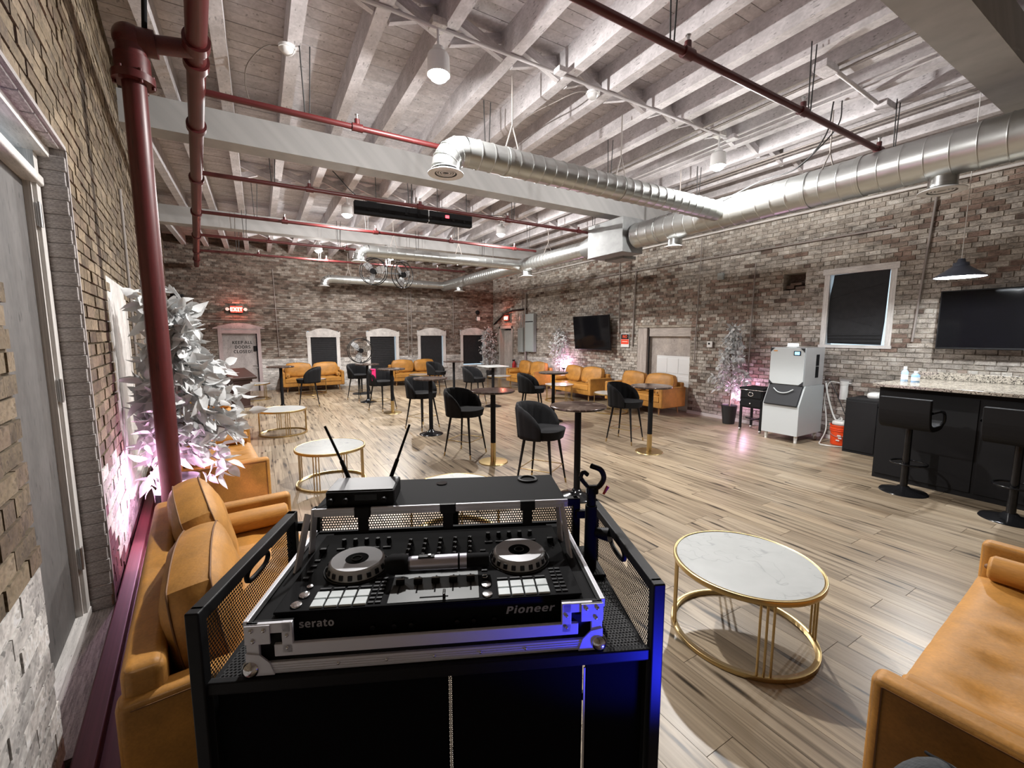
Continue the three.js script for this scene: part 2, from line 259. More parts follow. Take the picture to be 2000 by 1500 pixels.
// ---------- ceiling: boards, joists, beams, bridging ----------
{
  const c = struct('ceiling', 'white painted timber ceiling of boards, joists and beams'); rnd = mulberry(55);
  part(c, 'roof_deck', bx(12.6, 0.1, 20.2, 3.4, HC + 0.12, -6.6), std([0.03, 0.028, 0.026], 0.9));
  const bg = Array.from({ length: 6 }, () => { const g = new THREE.BoxGeometry(11.9, 0.03, 0.139), u = g.attributes.uv, p = g.attributes.position, o = rnd(); for (let k = 0; k < p.count; k++) u.setXY(k, p.getX(k) / 1.3 + o, p.getZ(k) / 1.3 + o * 3); return g; });
  for (let z = 3.2, i = 0; z > -16.25; z -= 0.1445, i++) { const m = part(c, 'ceiling_board', bg[i % 6], M.ceil); m.position.set(3.1 + R(-0.05, 0.05), HC + 0.015 + R(-0.003, 0.003), z); m.rotation.y = R(-0.0006, 0.0006); }
  const uvm = g => { const u = g.attributes.uv, p = g.attributes.position; for (let k = 0; k < p.count; k++) u.setXY(k, (p.getX(k) + p.getY(k)) / 0.9, p.getZ(k) / 1.3); return g; };
  const JX = [-1.75, -1.2, -0.69, -0.16, 0.435, 1.04, 1.6, 2.26, 2.93, 3.5, 4.2, 4.72, 5.3, 5.97, 6.55, 7.2, 7.8, 8.35];
  const jg = uvm(bx(0.115, 0.27, 19.4, 0, 0, 0));
  for (const x of JX) { const z0 = x < -0.7 ? -16.1 : -16.1, z1 = x < WX(0) ? Math.min(3.2, -16.1 + (x + 2.24) / 0.11 - 0.1) : 3.2; const m = part(c, 'joist', jg, M.ceil); m.scale.z = (z1 - z0) / 19.4; m.position.set(x, 4.585, (z0 + z1) / 2); }
  for (const [z, d] of [[-1.35, 0.32], [-6.56, 0.30], [-11.55, 0.30]]) { const xl = WX(z) + 0.0; part(c, 'beam', uvm(bx(8.54 - xl, 0.345, d, (8.54 + xl) / 2, 4.275, z)), M.beam); }
  for (const z of [-3.95, -8.9, -13.9]) for (let i = 3; i < JX.length - 1; i++) {
    const a = JX[i] + 0.057, b = JX[i + 1] - 0.057; if (a < WX(z) + 0.1) continue;
    part(c, 'bridging_brace', bar([a, 4.49, z - 0.03], [b, 4.67, z - 0.03], 0.055, 0.095), M.ceil); part(c, 'bridging_brace', bar([a, 4.67, z + 0.03], [b, 4.49, z + 0.03], 0.055, 0.095), M.ceil);
  }
}
// ---------- baseboards ----------
{
  const b = struct('baseboard_left', 'maroon painted stepped ledge along the left wall'); b.position.set(-0.469, 0, 0); b.rotation.y = Math.PI / 2 + S;
  part(b, 'lower_step', rb(18, 0.22, 0.13, 0.01, 7, 0.11, 0.085), M.maroon); part(b, 'upper_step', rb(18, 0.06, 0.075, 0.008, 7, 0.25, 0.055), M.maroon); part(b, 'bead', rb(18, 0.02, 0.14, 0.008, 7, 0.22, 0.09), M.maroon);
  const r = struct('baseboard_right', 'thin white strip along the foot of the right wall'); part(r, 'strip', bx(0.025, 0.07, 8.7, 8.522, 0.035, -2.1), M.white);
}
// ---------- windows ----------
const skyPane = (i) => new THREE.MeshStandardMaterial({ color: 0x111418, roughness: 0.1, emissive: lin(0.62, 0.82, 1.0), emissiveIntensity: i });
function farWindow(n, x0, x1, y0, y1, label, gap, blindBottom, slats) {
  const w = struct('window_' + n, label, 'window'); w.position.set(0, 0, -16.1); const cx = (x0 + x1) / 2, W = x1 - x0;
  part(w, 'pane', bx(W, y1 - y0, 0.02, cx, (y0 + y1) / 2, -0.26), skyPane(0.9));
  const arch = []; for (let i = 0; i <= 12; i++) { const t = i / 12; arch.push([x0 + W * t, y1 - 0.13 + 0.13 * Math.sin(Math.PI * t)]); }
  part(w, 'arched_head', ext([[x0 - 0.04, y1 - 0.2], [x1 + 0.04, y1 - 0.2], [x1 + 0.04, y1 + 0.005], ...arch.slice().reverse().map(([a, b]) => [a, b + 0.10]), [x0 - 0.04, y1 + 0.005]], 0.14).translate(0, 0, -0.11), M.white);
  for (const [s, xx] of [[-1, x0], [1, x1]]) part(w, 'jamb', bx(0.11, y1 - y0 - 0.12, 0.2, xx + s * -0.035, (y0 + y1) / 2 - 0.06, -0.075), M.white);
  part(w, 'sill', bx(W + 0.1, 0.06, 0.26, cx, y0 + 0.01, -0.08), M.white);
  const bl = part(w, 'blind', bx(W - 0.17 - gap, y1 - 0.2 - blindBottom, 0.02, cx - gap / 2, (y1 - 0.2 + blindBottom) / 2, -0.03), M.blind, 'black pleated blind');
  if (slats) for (let y = blindBottom + 0.05; y < y1 - 0.22; y += 0.065) part(bl, 'pleat', bx(W - 0.17 - gap, 0.012, 0.012, cx - gap / 2, y, -0.016), M.blind);
}
farWindow(1, 1.42, 2.42, 0.30, 1.93, 'arched white window with black pleated blind behind the orange sofa beside the exit door', 0.01, 0.36, true);
farWindow(2, 3.38, 4.50, 0.30, 1.95, 'arched white window with black blind behind the pedestal fan', 0.05, 0.36, true);
farWindow(3, 5.27, 6.37, 0.55, 1.98, 'arched white window with smooth black blind above the middle far sofa', 0.05, 0.6, false);
farWindow(4, 7.05, 8.14, 0.55, 2.0, 'arched white window with smooth black blind beside the corner tree', 0.02, 0.63, false);
{ // window in the right wall
  const w = struct('window_5', 'white framed window with crooked black roller shade above the ice machine', 'window'); w.position.set(8.54, 0, 0); w.rotation.y = -Math.PI / 2;
  part(w, 'pane', bx(0.98, 1.31, 0.02, -3.31, 2.255, -0.27), skyPane(1.1));
  for (const x of [-3.765, -2.855]) part(w, 'jamb', bx(0.08, 1.31, 0.22, x, 2.255, -0.1), M.white);
  part(w, 'head', bx(1.04, 0.1, 0.24, -3.31, 2.875, -0.1), M.white); part(w, 'sill', bx(1.02, 0.05, 0.26, -3.31, 1.61, -0.1), M.white);
  const sh = [[-3.71, 1.66], [-2.955, 1.64], [-2.935, 2.0], [-2.92, 2.83], [-3.68, 2.82], [-3.69, 2.7], [-3.72, 2.5], [-3.735, 2.05]];
  const bl = part(w, 'roller_shade', ext(sh, 0.012).translate(0, 0, -0.05), M.blind, 'creased black shade');
  for (const [y, t] of [[1.69, 0.03], [1.75, 0.026], [1.80, 0.02]]) part(bl, 'fold', rb(0.75, t, 0.03, 0.008, -3.33, y, -0.035), M.blind);
  for (const [a, b] of [[[-3.7, 2.42], [-3.0, 2.62]], [[-3.62, 2.06], [-3.05, 2.12]], [[-3.6, 2.1], [-3.1, 1.95]]]) part(bl, 'crease', rod([a[0], a[1], -0.038], [b[0], b[1], -0.038], 0.004), M.blind);
}
// ---------- lettering ----------
const loader = new FontLoader();
const fontB = await loader.loadAsync('fonts/droid/droid_sans_bold.typeface.json');
const fontM = await loader.loadAsync('fonts/droid/droid_sans_mono_regular.typeface.json');
function text(s, size, depth = 0.002, font = fontB, shear = 0, sx = 1) {
  const g = new TextGeometry(s, { font, size, depth, curveSegments: 4, bevelEnabled: false }); g.computeBoundingBox(); const b = g.boundingBox; g.translate(-(b.min.x + b.max.x) / 2, 0, 0);
  if (shear || sx !== 1) g.applyMatrix4(new THREE.Matrix4().set(sx, shear, 0, 0, 0, 1, 0, 0, 0, 0, 1, 0, 0, 0, 0, 1)); return g;
}
// ---------- doors ----------
{
  const d = struct('door_1', 'pale grey exit door lettered KEEP ALL DOORS CLOSED in arched opening', 'door'); d.position.set(0, 0, -16.1);
  const leaf = part(d, 'leaf', bx(0.94, 1.86, 0.05, -0.55, 0.93, -0.12), std([0.50, 0.47, 0.475], 0.6, 0, { map: paintT }));
  const ink = std([0.02, 0.02, 0.02], 0.7); let y = 1.52;
  for (const s of ['KEEP ALL', 'DOORS', 'CLOSED!']) { part(leaf, 'lettering', text(s, 0.098, 0.003, fontB, 0, 0.95).translate(-0.46, y, -0.095), ink, 'black letters'); y -= 0.145; }
  part(leaf, 'closer_box', rb(0.09, 0.17, 0.05, 0.01, -0.12, 1.37, -0.08), M.black); part(leaf, 'handle', rod([-0.2, 0.83, -0.07], [-0.08, 0.83, -0.07], 0.012), M.steel); part(leaf, 'lock', cyl(0.03, 0.03, 0.03, 0, 0, 0).rotateX(Math.PI / 2).translate(-0.1, 0.75, -0.1), M.steel);
  const pinkish = std([0.55, 0.46, 0.475], 0.6, 0, { map: paintT });
  for (const x of [-1.04, -0.0]) part(d, 'jamb', bx(0.1, 2.0, 0.22, x, 1.0, -0.09), pinkish);
  part(d, 'head', bx(1.1, 0.16, 0.2, -0.52, 1.93, -0.09), pinkish);
  const a = []; for (let i = 0; i <= 14; i++) { const t = i / 14; a.push([-1.22 + 1.4 * t, 2.02 + 0.16 * Math.sin(Math.PI * t)]); }
  part(d, 'arched_lintel', ext([[-1.22, 2.0], [0.18, 2.0], ...a.reverse()], 0.06).translate(0, 0, -0.04), pinkish);
}
{
  const d = struct('door_2', 'plain pale door in deep frame under the corner exit sign', 'door'); d.position.set(8.54, 0, 0); d.rotation.y = -Math.PI / 2;
  const g = std([0.56, 0.54, 0.52], 0.6, 0, { map: paintT });
  part(d, 'leaf', bx(1.0, 2.0, 0.05, -15, 1.0, -0.2), g); for (const x of [-15.5, -14.5]) part(d, 'jamb', bx(0.09, 2.16, 0.24, x, 1.08, -0.09), g); part(d, 'head', bx(1.1, 0.1, 0.24, -15, 2.11, -0.09), g);
  part(d, 'handle', rod([-14.66, 1.0, -0.15], [-14.78, 1.0, -0.15], 0.012), M.steel);
}
{
  const d = struct('door_3', 'wide pale doorway with white panelled board leaning inside behind a sofa', 'door'); d.position.set(8.54, 0, 0); d.rotation.y = -Math.PI / 2;
  const g = std([0.50, 0.45, 0.42], 0.65, 0, { map: paintT });
  part(d, 'back_panel', bx(1.6, 2.0, 0.04, -7.25, 1.0, -0.16), g); part(d, 'post', bx(0.30, 1.98, 0.18, -7.9, 0.99, -0.09), g); part(d, 'head', bx(1.26, 0.22, 0.1, -7.09, 1.88, -0.1), g);
  const b = part(d, 'white_board', bx(1.0, 1.30, 0.03, -6.97, 0.65, -0.10), std([0.74, 0.75, 0.75], 0.5), 'white panelled door leaf');
  for (const x of [-7.3, -6.97, -6.64]) for (const y of [0.2, 0.62, 1.04]) part(b, 'panel', rb(0.29, 0.36, 0.012, 0.004, x, y + 0.02, -0.084), std([0.76, 0.77, 0.77], 0.5));
  part(d, 'dark_strip', bx(0.025, 1.95, 0.02, -7.72, 0.98, -0.06), M.black);
}
{
  const d = struct('door_4', 'dull grey shutter door with white hinged frame and glazed transom in left wall', 'door'); d.position.set(-0.469, 0, 0); d.rotation.y = Math.PI / 2 + S;
  const leaf = part(d, 'leaf', bx(1.0, 2.26, 0.045, 2.56, 1.40, -0.145), M.greyDoor);
  part(d, 'frame_post', bx(0.075, 2.5, 0.08, 3.09, 1.5, -0.12), M.white); part(d, 'frame_stop', bx(0.03, 2.3, 0.03, 3.045, 1.42, -0.11), M.white);
  for (const h of [0.62, 1.52, 2.38]) { const m = part(d, 'hinge', bx(0.035, 0.11, 0.02, 3.06, h, -0.085), M.steel); part(m, 'hinge_pin', cyl(0.008, 0.008, 0.12, 3.045, h - 0.06, -0.08), M.steel); }
  part(d, 'transom_bar', rb(1.1, 0.05, 0.09, 0.012, 2.58, 2.555, -0.11), M.white); part(d, 'transom_head', bx(1.13, 0.05, 0.12, 2.6, 2.705, -0.10), M.white);
  part(d, 'transom_window', bx(1.0, 0.1, 0.01, 2.56, 2.63, -0.16), skyPane(0.55), 'bluish lit transom glass');
  part(d, 'sill_bar', bx(1.08, 0.05, 0.09, 2.58, 0.285, -0.12), M.white); part(d, 'sill', bx(1.13, 0.04, 0.14, 2.6, 0.245, -0.04), M.greyBrick);
  part(d, 'reveal_render', [bx(0.02, 2.48, 0.15, 3.163, 1.49, -0.055), bx(1.13, 0.02, 0.15, 2.6, 2.742, -0.055)], M.greyBrick);
  for (let i = 0; i < 34; i++) part(d, 'reveal_brick', rb(0.03, 0.0705, 0.13, 0.005, 3.15 + (i % 3) * 0.002, 0.30 + i * 0.0715, -0.055 + (i & 1) * 0.006), M.greyBrick);
  for (let i = 0; i < 5; i++) part(d, 'reveal_brick', rb(0.205, 0.03, 0.12, 0.005, 2.14 + i * 0.215, 2.735, -0.055), M.greyBrick);
  const n = struct('window_6', 'white bricked up arched window recess behind the left tree', 'window'); n.position.set(-0.469, 0, 0); n.rotation.y = Math.PI / 2 + S;
  part(n, 'infill', bx(1.12, 1.7, 0.05, 4.8, 1.38, -0.022), M.white); for (const x of [4.28, 5.32]) part(n, 'side', bx(0.06, 1.5, 0.14, x, 1.3, -0.06), M.white); part(n, 'sill', bx(1.1, 0.05, 0.16, 4.8, 0.57, -0.05), M.white);
}
{ // hole in the right wall
  const n = struct('trim_1', 'dark broken hole in the brickwork beside the window'); n.position.set(8.54, 0, 0); n.rotation.y = -Math.PI / 2;
  part(n, 'hole_back', bx(0.42, 0.34, 0.03, -4.31, 2.775, -0.28), brickMat.lime[6]); for (const [x, y, w, h] of [[-4.42, 2.69, 0.15, 0.07], [-4.24, 2.665, 0.17, 0.06], [-4.32, 2.74, 0.2, 0.05]]) part(n, 'broken_brick', rb(w, h, 0.16, 0.012, x, y, -0.17), brickMat.lime[5]);
}
// ---------- sprinkler pipes ----------
{
  const MX = z => -0.214 + (z + 3.48) * 0.1005, HP = 3.85;
  const sp = thing('sprinkler_pipework', 'dark red sprinkler riser, main and branch pipes under the ceiling', 'pipes');
  const riser = part(sp, 'riser', rod([-0.64, 0.29, -4.05], [-0.64, 3.68, -4.05], 0.068, 0.068, 28), M.red);
  part(riser, 'flange', [cyl(0.12, 0.12, 0.05, -0.64, 3.52, -4.05), cyl(0.10, 0.10, 0.12, -0.64, 3.57, -4.05)], M.red); part(riser, 'base_flange', cyl(0.11, 0.11, 0.04, -0.64, 0.26, -4.05), M.red);
  for (let k = 0; k < 6; k++) part(riser, 'bolt', cyl(0.012, 0.012, 0.09, -0.64 + 0.105 * Math.cos(k * 1.047), 3.50, -4.05 + 0.105 * Math.sin(k * 1.047), 8), M.red);
  part(sp, 'elbow', [sph(0.098, -0.64, 3.80, -4.05, 22), cyl(0.085, 0.085, 0.12, -0.64, 3.66, -4.05), rod([-0.62, 3.80, -4.05], [-0.5, 3.81, -4.05], 0.085, 0.085, 24)], M.red);
  part(sp, 'cross_pipe', rod([-0.52, 3.81, -4.05], [MX(-4.05), HP, -4.05], 0.058, 0.058, 22), M.red);
  part(sp, 'valve_lever', [rod([-0.56, 3.86, -4.05], [-0.53, 4.06, -3.95], 0.016), rod([-0.53, 4.06, -3.95], [-0.60, 4.22, -3.9], 0.022, 0.03)], M.blackMatte);
  const main = part(sp, 'main_pipe', rod([MX(-1.2), HP, -1.2], [MX(-15.9), HP, -15.9], 0.064, 0.064, 24), M.red);
  const ring = (z, r, w) => rod([MX(z - w / 2), HP, z - w / 2], [MX(z + w / 2), HP, z + w / 2], r, r, 24);
  for (const z of [-2.6, -3.95, -4.22, -5.45, -7.2, -9.1, -11.2, -13.2, -14.6]) part(main, 'coupling', [ring(z, 0.084, 0.09), ring(z - 0.06, 0.074, 0.05)], M.red);
  for (const [z, x1] of [[-4.685, 6.3], [-6.93, 6.0], [-9.06, 6.0], [-11.1, 6.0], [-13.1, 5.9], [-2.275, 6.5]]) {
    const b = part(sp, 'branch_pipe', rod([MX(z), HP, z], [x1, HP, z], 0.028, 0.028, 14), M.red);
    for (let x = MX(z) + 1.3; x < x1 - 0.2; x += 1.62) { part(b, 'tee', [rod([x - 0.05, HP, z], [x + 0.05, HP, z], 0.04, 0.04, 14), cyl(0.025, 0.025, 0.07, x, HP + 0.01, z, 10)], M.red); part(b, 'sprinkler_head', [cyl(0.012, 0.012, 0.05, x, HP + 0.07, z, 8), cyl(0.02, 0.02, 0.005, x, HP + 0.12, z, 10)], M.steel); }
    for (let x = MX(z) + 0.85; x < x1; x += 1.9) part(b, 'hanger_rod', [rod([x - 0.02, HP + 0.02, z], [x - 0.04, 4.47, z], 0.006, 0.006, 6), rod([x + 0.02, HP + 0.02, z], [x + 0.05, 4.47, z], 0.006, 0.006, 6)], M.wire);
  }
}
// ---------- ducts ----------
function spiral(a, b, r, step = 0.13) {   // straight spiral duct with raised seams
  const d = V3(b[0] - a[0], b[1] - a[1], b[2] - a[2]), L = d.length(), pts = []; const n = Math.max(1, Math.round(L / step));
  for (let i = 0; i < n; i++) { const y = i * L / n, e = 0.008; pts.push([r, y + 0.001], [r, y + L / n - 2 * e], [r + 0.006, y + L / n - 1.4 * e], [r + 0.006, y + L / n - 0.4 * e]); }
  pts.push([r, L]); return lathe(pts, 40).applyQuaternion(new THREE.Quaternion().setFromUnitVectors(V3(0, 1, 0), d.normalize())).translate(...a);
}
function diffuser(parent, x, y, z, R0) {
  const f = part(parent, 'diffuser', [lathe([[R0 * 0.62, 0.035], [R0 * 0.72, 0.03], [R0, 0.006], [R0, 0], [R0 * 0.62, 0.004]], 40).translate(x, y, z)], M.whiteGloss, 'white round grille');
  part(f, 'throat', lathe([[R0 * 0.66, 0.03], [R0 * 0.64, 0.042], [0, 0.043]], 32).translate(x, y, z), M.galv);
  for (const k of [0.5, 0.36, 0.22]) part(f, 'cone_ring', torus(R0 * k, 0.008, x, y + 0.014, z, true, 36, 6), M.whiteGloss);
}
const strapHanger = (parent, x, yTop, y, z, r) => part(parent, 'hanger_strap', [rod([x, 4.46, z], [x, yTop, z], 0.008, 0.008, 6), rod([x, yTop, z], [x + r * 0.7, y + r * 0.72, z], 0.008, 0.008, 6), rod([x, yTop, z], [x - r * 0.7, y + r * 0.72, z], 0.008, 0.008, 6)], M.conduit);
{
  const t = thing('trunk_duct', 'large galvanised spiral duct running along the right side of the room', 'duct');
  part(t, 'near_run', spiral([6.05, 3.6, 1.2], [6.05, 3.6, -5.8], 0.215, 0.19), M.galv); part(t, 'far_run', spiral([6.05, 3.6, -7.25], [6.05, 3.6, -15.3], 0.165), M.galv);
  part(t, 'transition_box', [rb(0.52, 0.62, 0.95, 0.006, 6.02, 3.62, -6.35), lathe([[0.27, 0], [0.168, 0.42]], 28).rotateX(-Math.PI / 2).translate(6.05, 3.6, -6.83), bx(0.34, 0.06, 0.5, 6.28, 3.30, -6.45)], M.galvFlat);
  for (const z of [-0.6, -2.4, -2.95, -5.3]) part(t, 'joint_collar', rod([6.05, 3.6, z - 0.03], [6.05, 3.6, z + 0.03], 0.224, 0.224, 36), M.galv);
  for (const [z, r] of [[-1.72, 0.215], [-5.0, 0.215], [-9.6, 0.165], [-14.0, 0.165]]) { part(t, 'drop_collar', cyl(0.115, 0.115, 0.14, 6.1, 3.6 - r - 0.1, z), M.galv); diffuser(t, 6.1, 3.6 - r - 0.13, z, 0.19); }
  for (const z of [-2.75, -4.9, -8.6, -11.4]) strapHanger(t, 6.05, 3.98, 3.6, z, z > -6 ? 0.22 : 0.17);
  const E = [[[1.66, 3.6, -4.1], 'galvanised branch duct with elbow and round grille in front of the main beam', -4.1, 0.135], [[1.94, 3.6, -9.75], 'galvanised branch duct with bright yellow reflection beyond the black light bar', -9.75, 0.125], [[1.9, 3.6, -15.1], 'galvanised branch duct hanging close to the far brick wall', -15.1, 0.125]];
  for (const [[x, y, z], label, zz, r] of E) {
    const b = thing('branch_duct', label, 'duct', [0, 0, 0], 0, 'branch ducts off the trunk'); part(b, 'straight_run', spiral([x + 0.2, y, zz], [6.05 - (zz > -6 ? 0.2 : 0.15), y, zz], r, zz > -5 ? 0.15 : 0.2), M.galv);
    const seg = []; const c = [x + 0.2, y - 0.2]; for (let k = 0; k < 4; k++) { const a0 = Math.PI / 2 + k * Math.PI / 8, a1 = a0 + Math.PI / 8; seg.push(rod([c[0] + 0.2 * Math.cos(a0), c[1] + 0.2 * Math.sin(a0), zz], [c[0] + 0.2 * Math.cos(a1), c[1] + 0.2 * Math.sin(a1), zz], r + 0.003, r + 0.003, 32)); seg.push(torus(r + 0.003, 0.004, 0, 0, 0, false, 40, 6).rotateY(Math.PI / 2).rotateZ(a1 - Math.PI / 2).translate(c[0] + 0.2 * Math.cos(a1), c[1] + 0.2 * Math.sin(a1), zz)); }
    part(b, 'elbow', seg, M.galv); diffuser(b, x, y - 0.245, zz, r * 1.28);
    for (const xx of [x + 0.75, x + 2.3]) strapHanger(b, xx, 3.98, y, zz, r);
    for (const k of [0.66, 2.28]) part(b, 'clamp_band', rod([x + k, y, zz], [x + k + 0.04, y, zz], r + 0.008, r + 0.008, 32), M.galv);
  }
}
// ---------- ceiling lights ----------
const lampGlow = new THREE.MeshStandardMaterial({ color: 0xffffff, emissive: lin(0.93, 0.98, 1.0), emissiveIntensity: 14 });
function spot(parent, at, to, color, cd, angle, pen, rad = 2) { const l = new THREE.SpotLight(color, cd, 0, angle, pen, 2); l.position.set(...at); l.target.position.set(...to); l.castShadow = true; l.shadow.radius = rad; l.shadow.mapSize.set(1024, 1024); parent.add(l, l.target); return l; }
for (const [x, z, label] of [[1.483, -3.787, 'glowing can light on the conduit beside the near duct grille'], [5.443, -3.816, 'glowing can light near the trunk duct junction'], [1.568, -8.81, 'glowing can light beside the left end of the black light bar'], [4.826, -8.72, 'glowing can light beside the right end of the black light bar'], [1.516, -12.85, 'glowing can light over the far left seating'], [3.495, -13.04, 'glowing can light above the twin wall fan']]) {
  const l = thing('ceiling_light', label, 'light', [x, 4.05, z], 0, 'can lights under the joists');
  part(l, 'housing', [lathe([[0.0, 0.17], [0.085, 0.17], [0.095, 0.15], [0.1, 0.0], [0.092, 0.0], [0.085, 0.12], [0, 0.13]], 28), cyl(0.05, 0.05, 0.05, 0, 0.17, 0), cyl(0.012, 0.012, 0.22, 0, 0.2, 0, 8)], M.whiteGloss); part(l, 'junction_box', rb(0.13, 0.06, 0.13, 0.006, 0, 0.405, 0), M.white);
  part(l, 'bulb', lathe([[0, -0.055], [0.04, -0.05], [0.07, -0.03], [0.083, 0.0], [0.083, 0.02], [0, 0.03]], 28), lampGlow, 'bright white lamp face');
  spot(l, [0, -0.04, 0], [0, -3, 0], lin(1, 0.975, 0.95), CAN_CD, 1.42, 0.5, 3); const q = new THREE.PointLight(lin(1, 0.975, 0.95), CAN_SIDE_CD, 0, 2); q.position.set(0, -0.038, 0); q.castShadow = true; q.shadow.radius = 1; l.add(q);
}
for (const [z, x0, x1] of [[-3.787, -0.1, 5.6], [-8.76, 0.4, 5.0], [-12.95, 0.5, 4.2]]) { const c = thing('ceiling_conduit', 'painted conduit run across the joists feeding the ' + (z > -5 ? 'near' : z > -10 ? 'middle' : 'far') + ' can lights', 'conduit'); part(c, 'tube', rod([x0, 4.432, z], [x1, 4.432, z], 0.017, 0.017, 10), M.ceil); for (const x of [x0, x1, (x0 + x1) / 2]) part(c, 'box', rb(0.1, 0.05, 0.1, 0.005, x, 4.42, z + 0.06), M.ceil); }
for (const [x, z0, z1, label] of [[5.05, -1.6, -6.3, 'thin dark conduit along the joists left of the trunk duct'], [5.62, -1.6, -6.3, 'pair of pale conduits along the joists above the trunk duct'], [6.75, -1.6, -6.3, 'dark cable run along the joists right of the trunk duct']]) { const c = thing('ceiling_conduit', label, 'conduit'); part(c, 'tube', [rod([x, 4.432, z0], [x, 4.432, z1], 0.013, 0.013, 8), rod([x + 0.12, 4.435, z0], [x + 0.12, 4.435, z1], 0.01, 0.01, 8)], x === 5.62 ? M.ceil : M.conduit); }
{ const c = thing('ceiling_conduit', 'white surface conduit with end boxes crossing joists at upper right', 'conduit'); part(c, 'tube', [rod([4.95, 4.41, -2.32], [6.3, 4.41, -2.38], 0.02)], M.ceil); for (const x of [4.95, 6.32]) part(c, 'box', rb(0.24, 0.07, 0.13, 0.006, x, 4.40, -2.35), M.ceil); }
for (const [x, y, z, label] of [[0.38, 4.42, -4.75, 'small white detector on the joist above the near left branch pipe'], [3.32, 4.42, -3.9, 'round white smoke detector with loose cable under the joists']]) { const s = thing('smoke_detector', label, 'detector', [x, y, z]); part(s, 'base', cyl(0.075, 0.075, 0.025, 0, 0.005, 0), M.whiteGloss); part(s, 'cover', lathe([[0, -0.035], [0.04, -0.033], [0.055, -0.015], [0.062, 0.006]], 24), M.whiteGloss); part(s, 'cable', hose([[0, 0.02, 0], [-0.15, 0.02, -0.05], [-0.3, -0.02, -0.3], [-0.35, 0.015, -0.8], [-0.3, 0.02, -1.4]], 0.006, 30, 6), M.conduit); }
{ // pendant over the bar
  const p = thing('pendant_lamp', 'wide dark pendant lamp with white inside hanging above the bar', 'lamp', [7.0, 2.46, -1.74]);
  part(p, 'shade', lathe([[0.07, 0.13], [0.08, 0.12], [0.15, 0.065], [0.225, 0.008], [0.228, 0.0], [0.222, 0.004]], 40), std([0.07, 0.085, 0.12], 0.4)); part(p, 'shade_lining', lathe([[0.216, 0.004], [0.14, 0.058], [0.05, 0.105], [0, 0.11]], 40), std([0.8, 0.82, 0.85], 0.5));
  part(p, 'cap', lathe([[0, 0.21], [0.03, 0.21], [0.04, 0.17], [0.068, 0.165], [0.07, 0.12]], 24), std([0.07, 0.085, 0.12], 0.4)); part(p, 'cord', rod([0, 0.2, 0], [0, 2.235, 0], 0.004, 0.004, 6), M.plasticWhite);
  part(p, 'bulb', sph(0.045, 0, 0.045, 0), new THREE.MeshStandardMaterial({ color: 0xffffff, emissive: lin(0.9, 0.97, 1), emissiveIntensity: 16 }), 'bright white bulb');
  const q = new THREE.PointLight(lin(0.95, 0.98, 1.0), PENDANT_CD, 0, 2); q.position.set(0, 0.045, 0); q.castShadow = true; q.shadow.radius = 1.5; p.add(q);
}
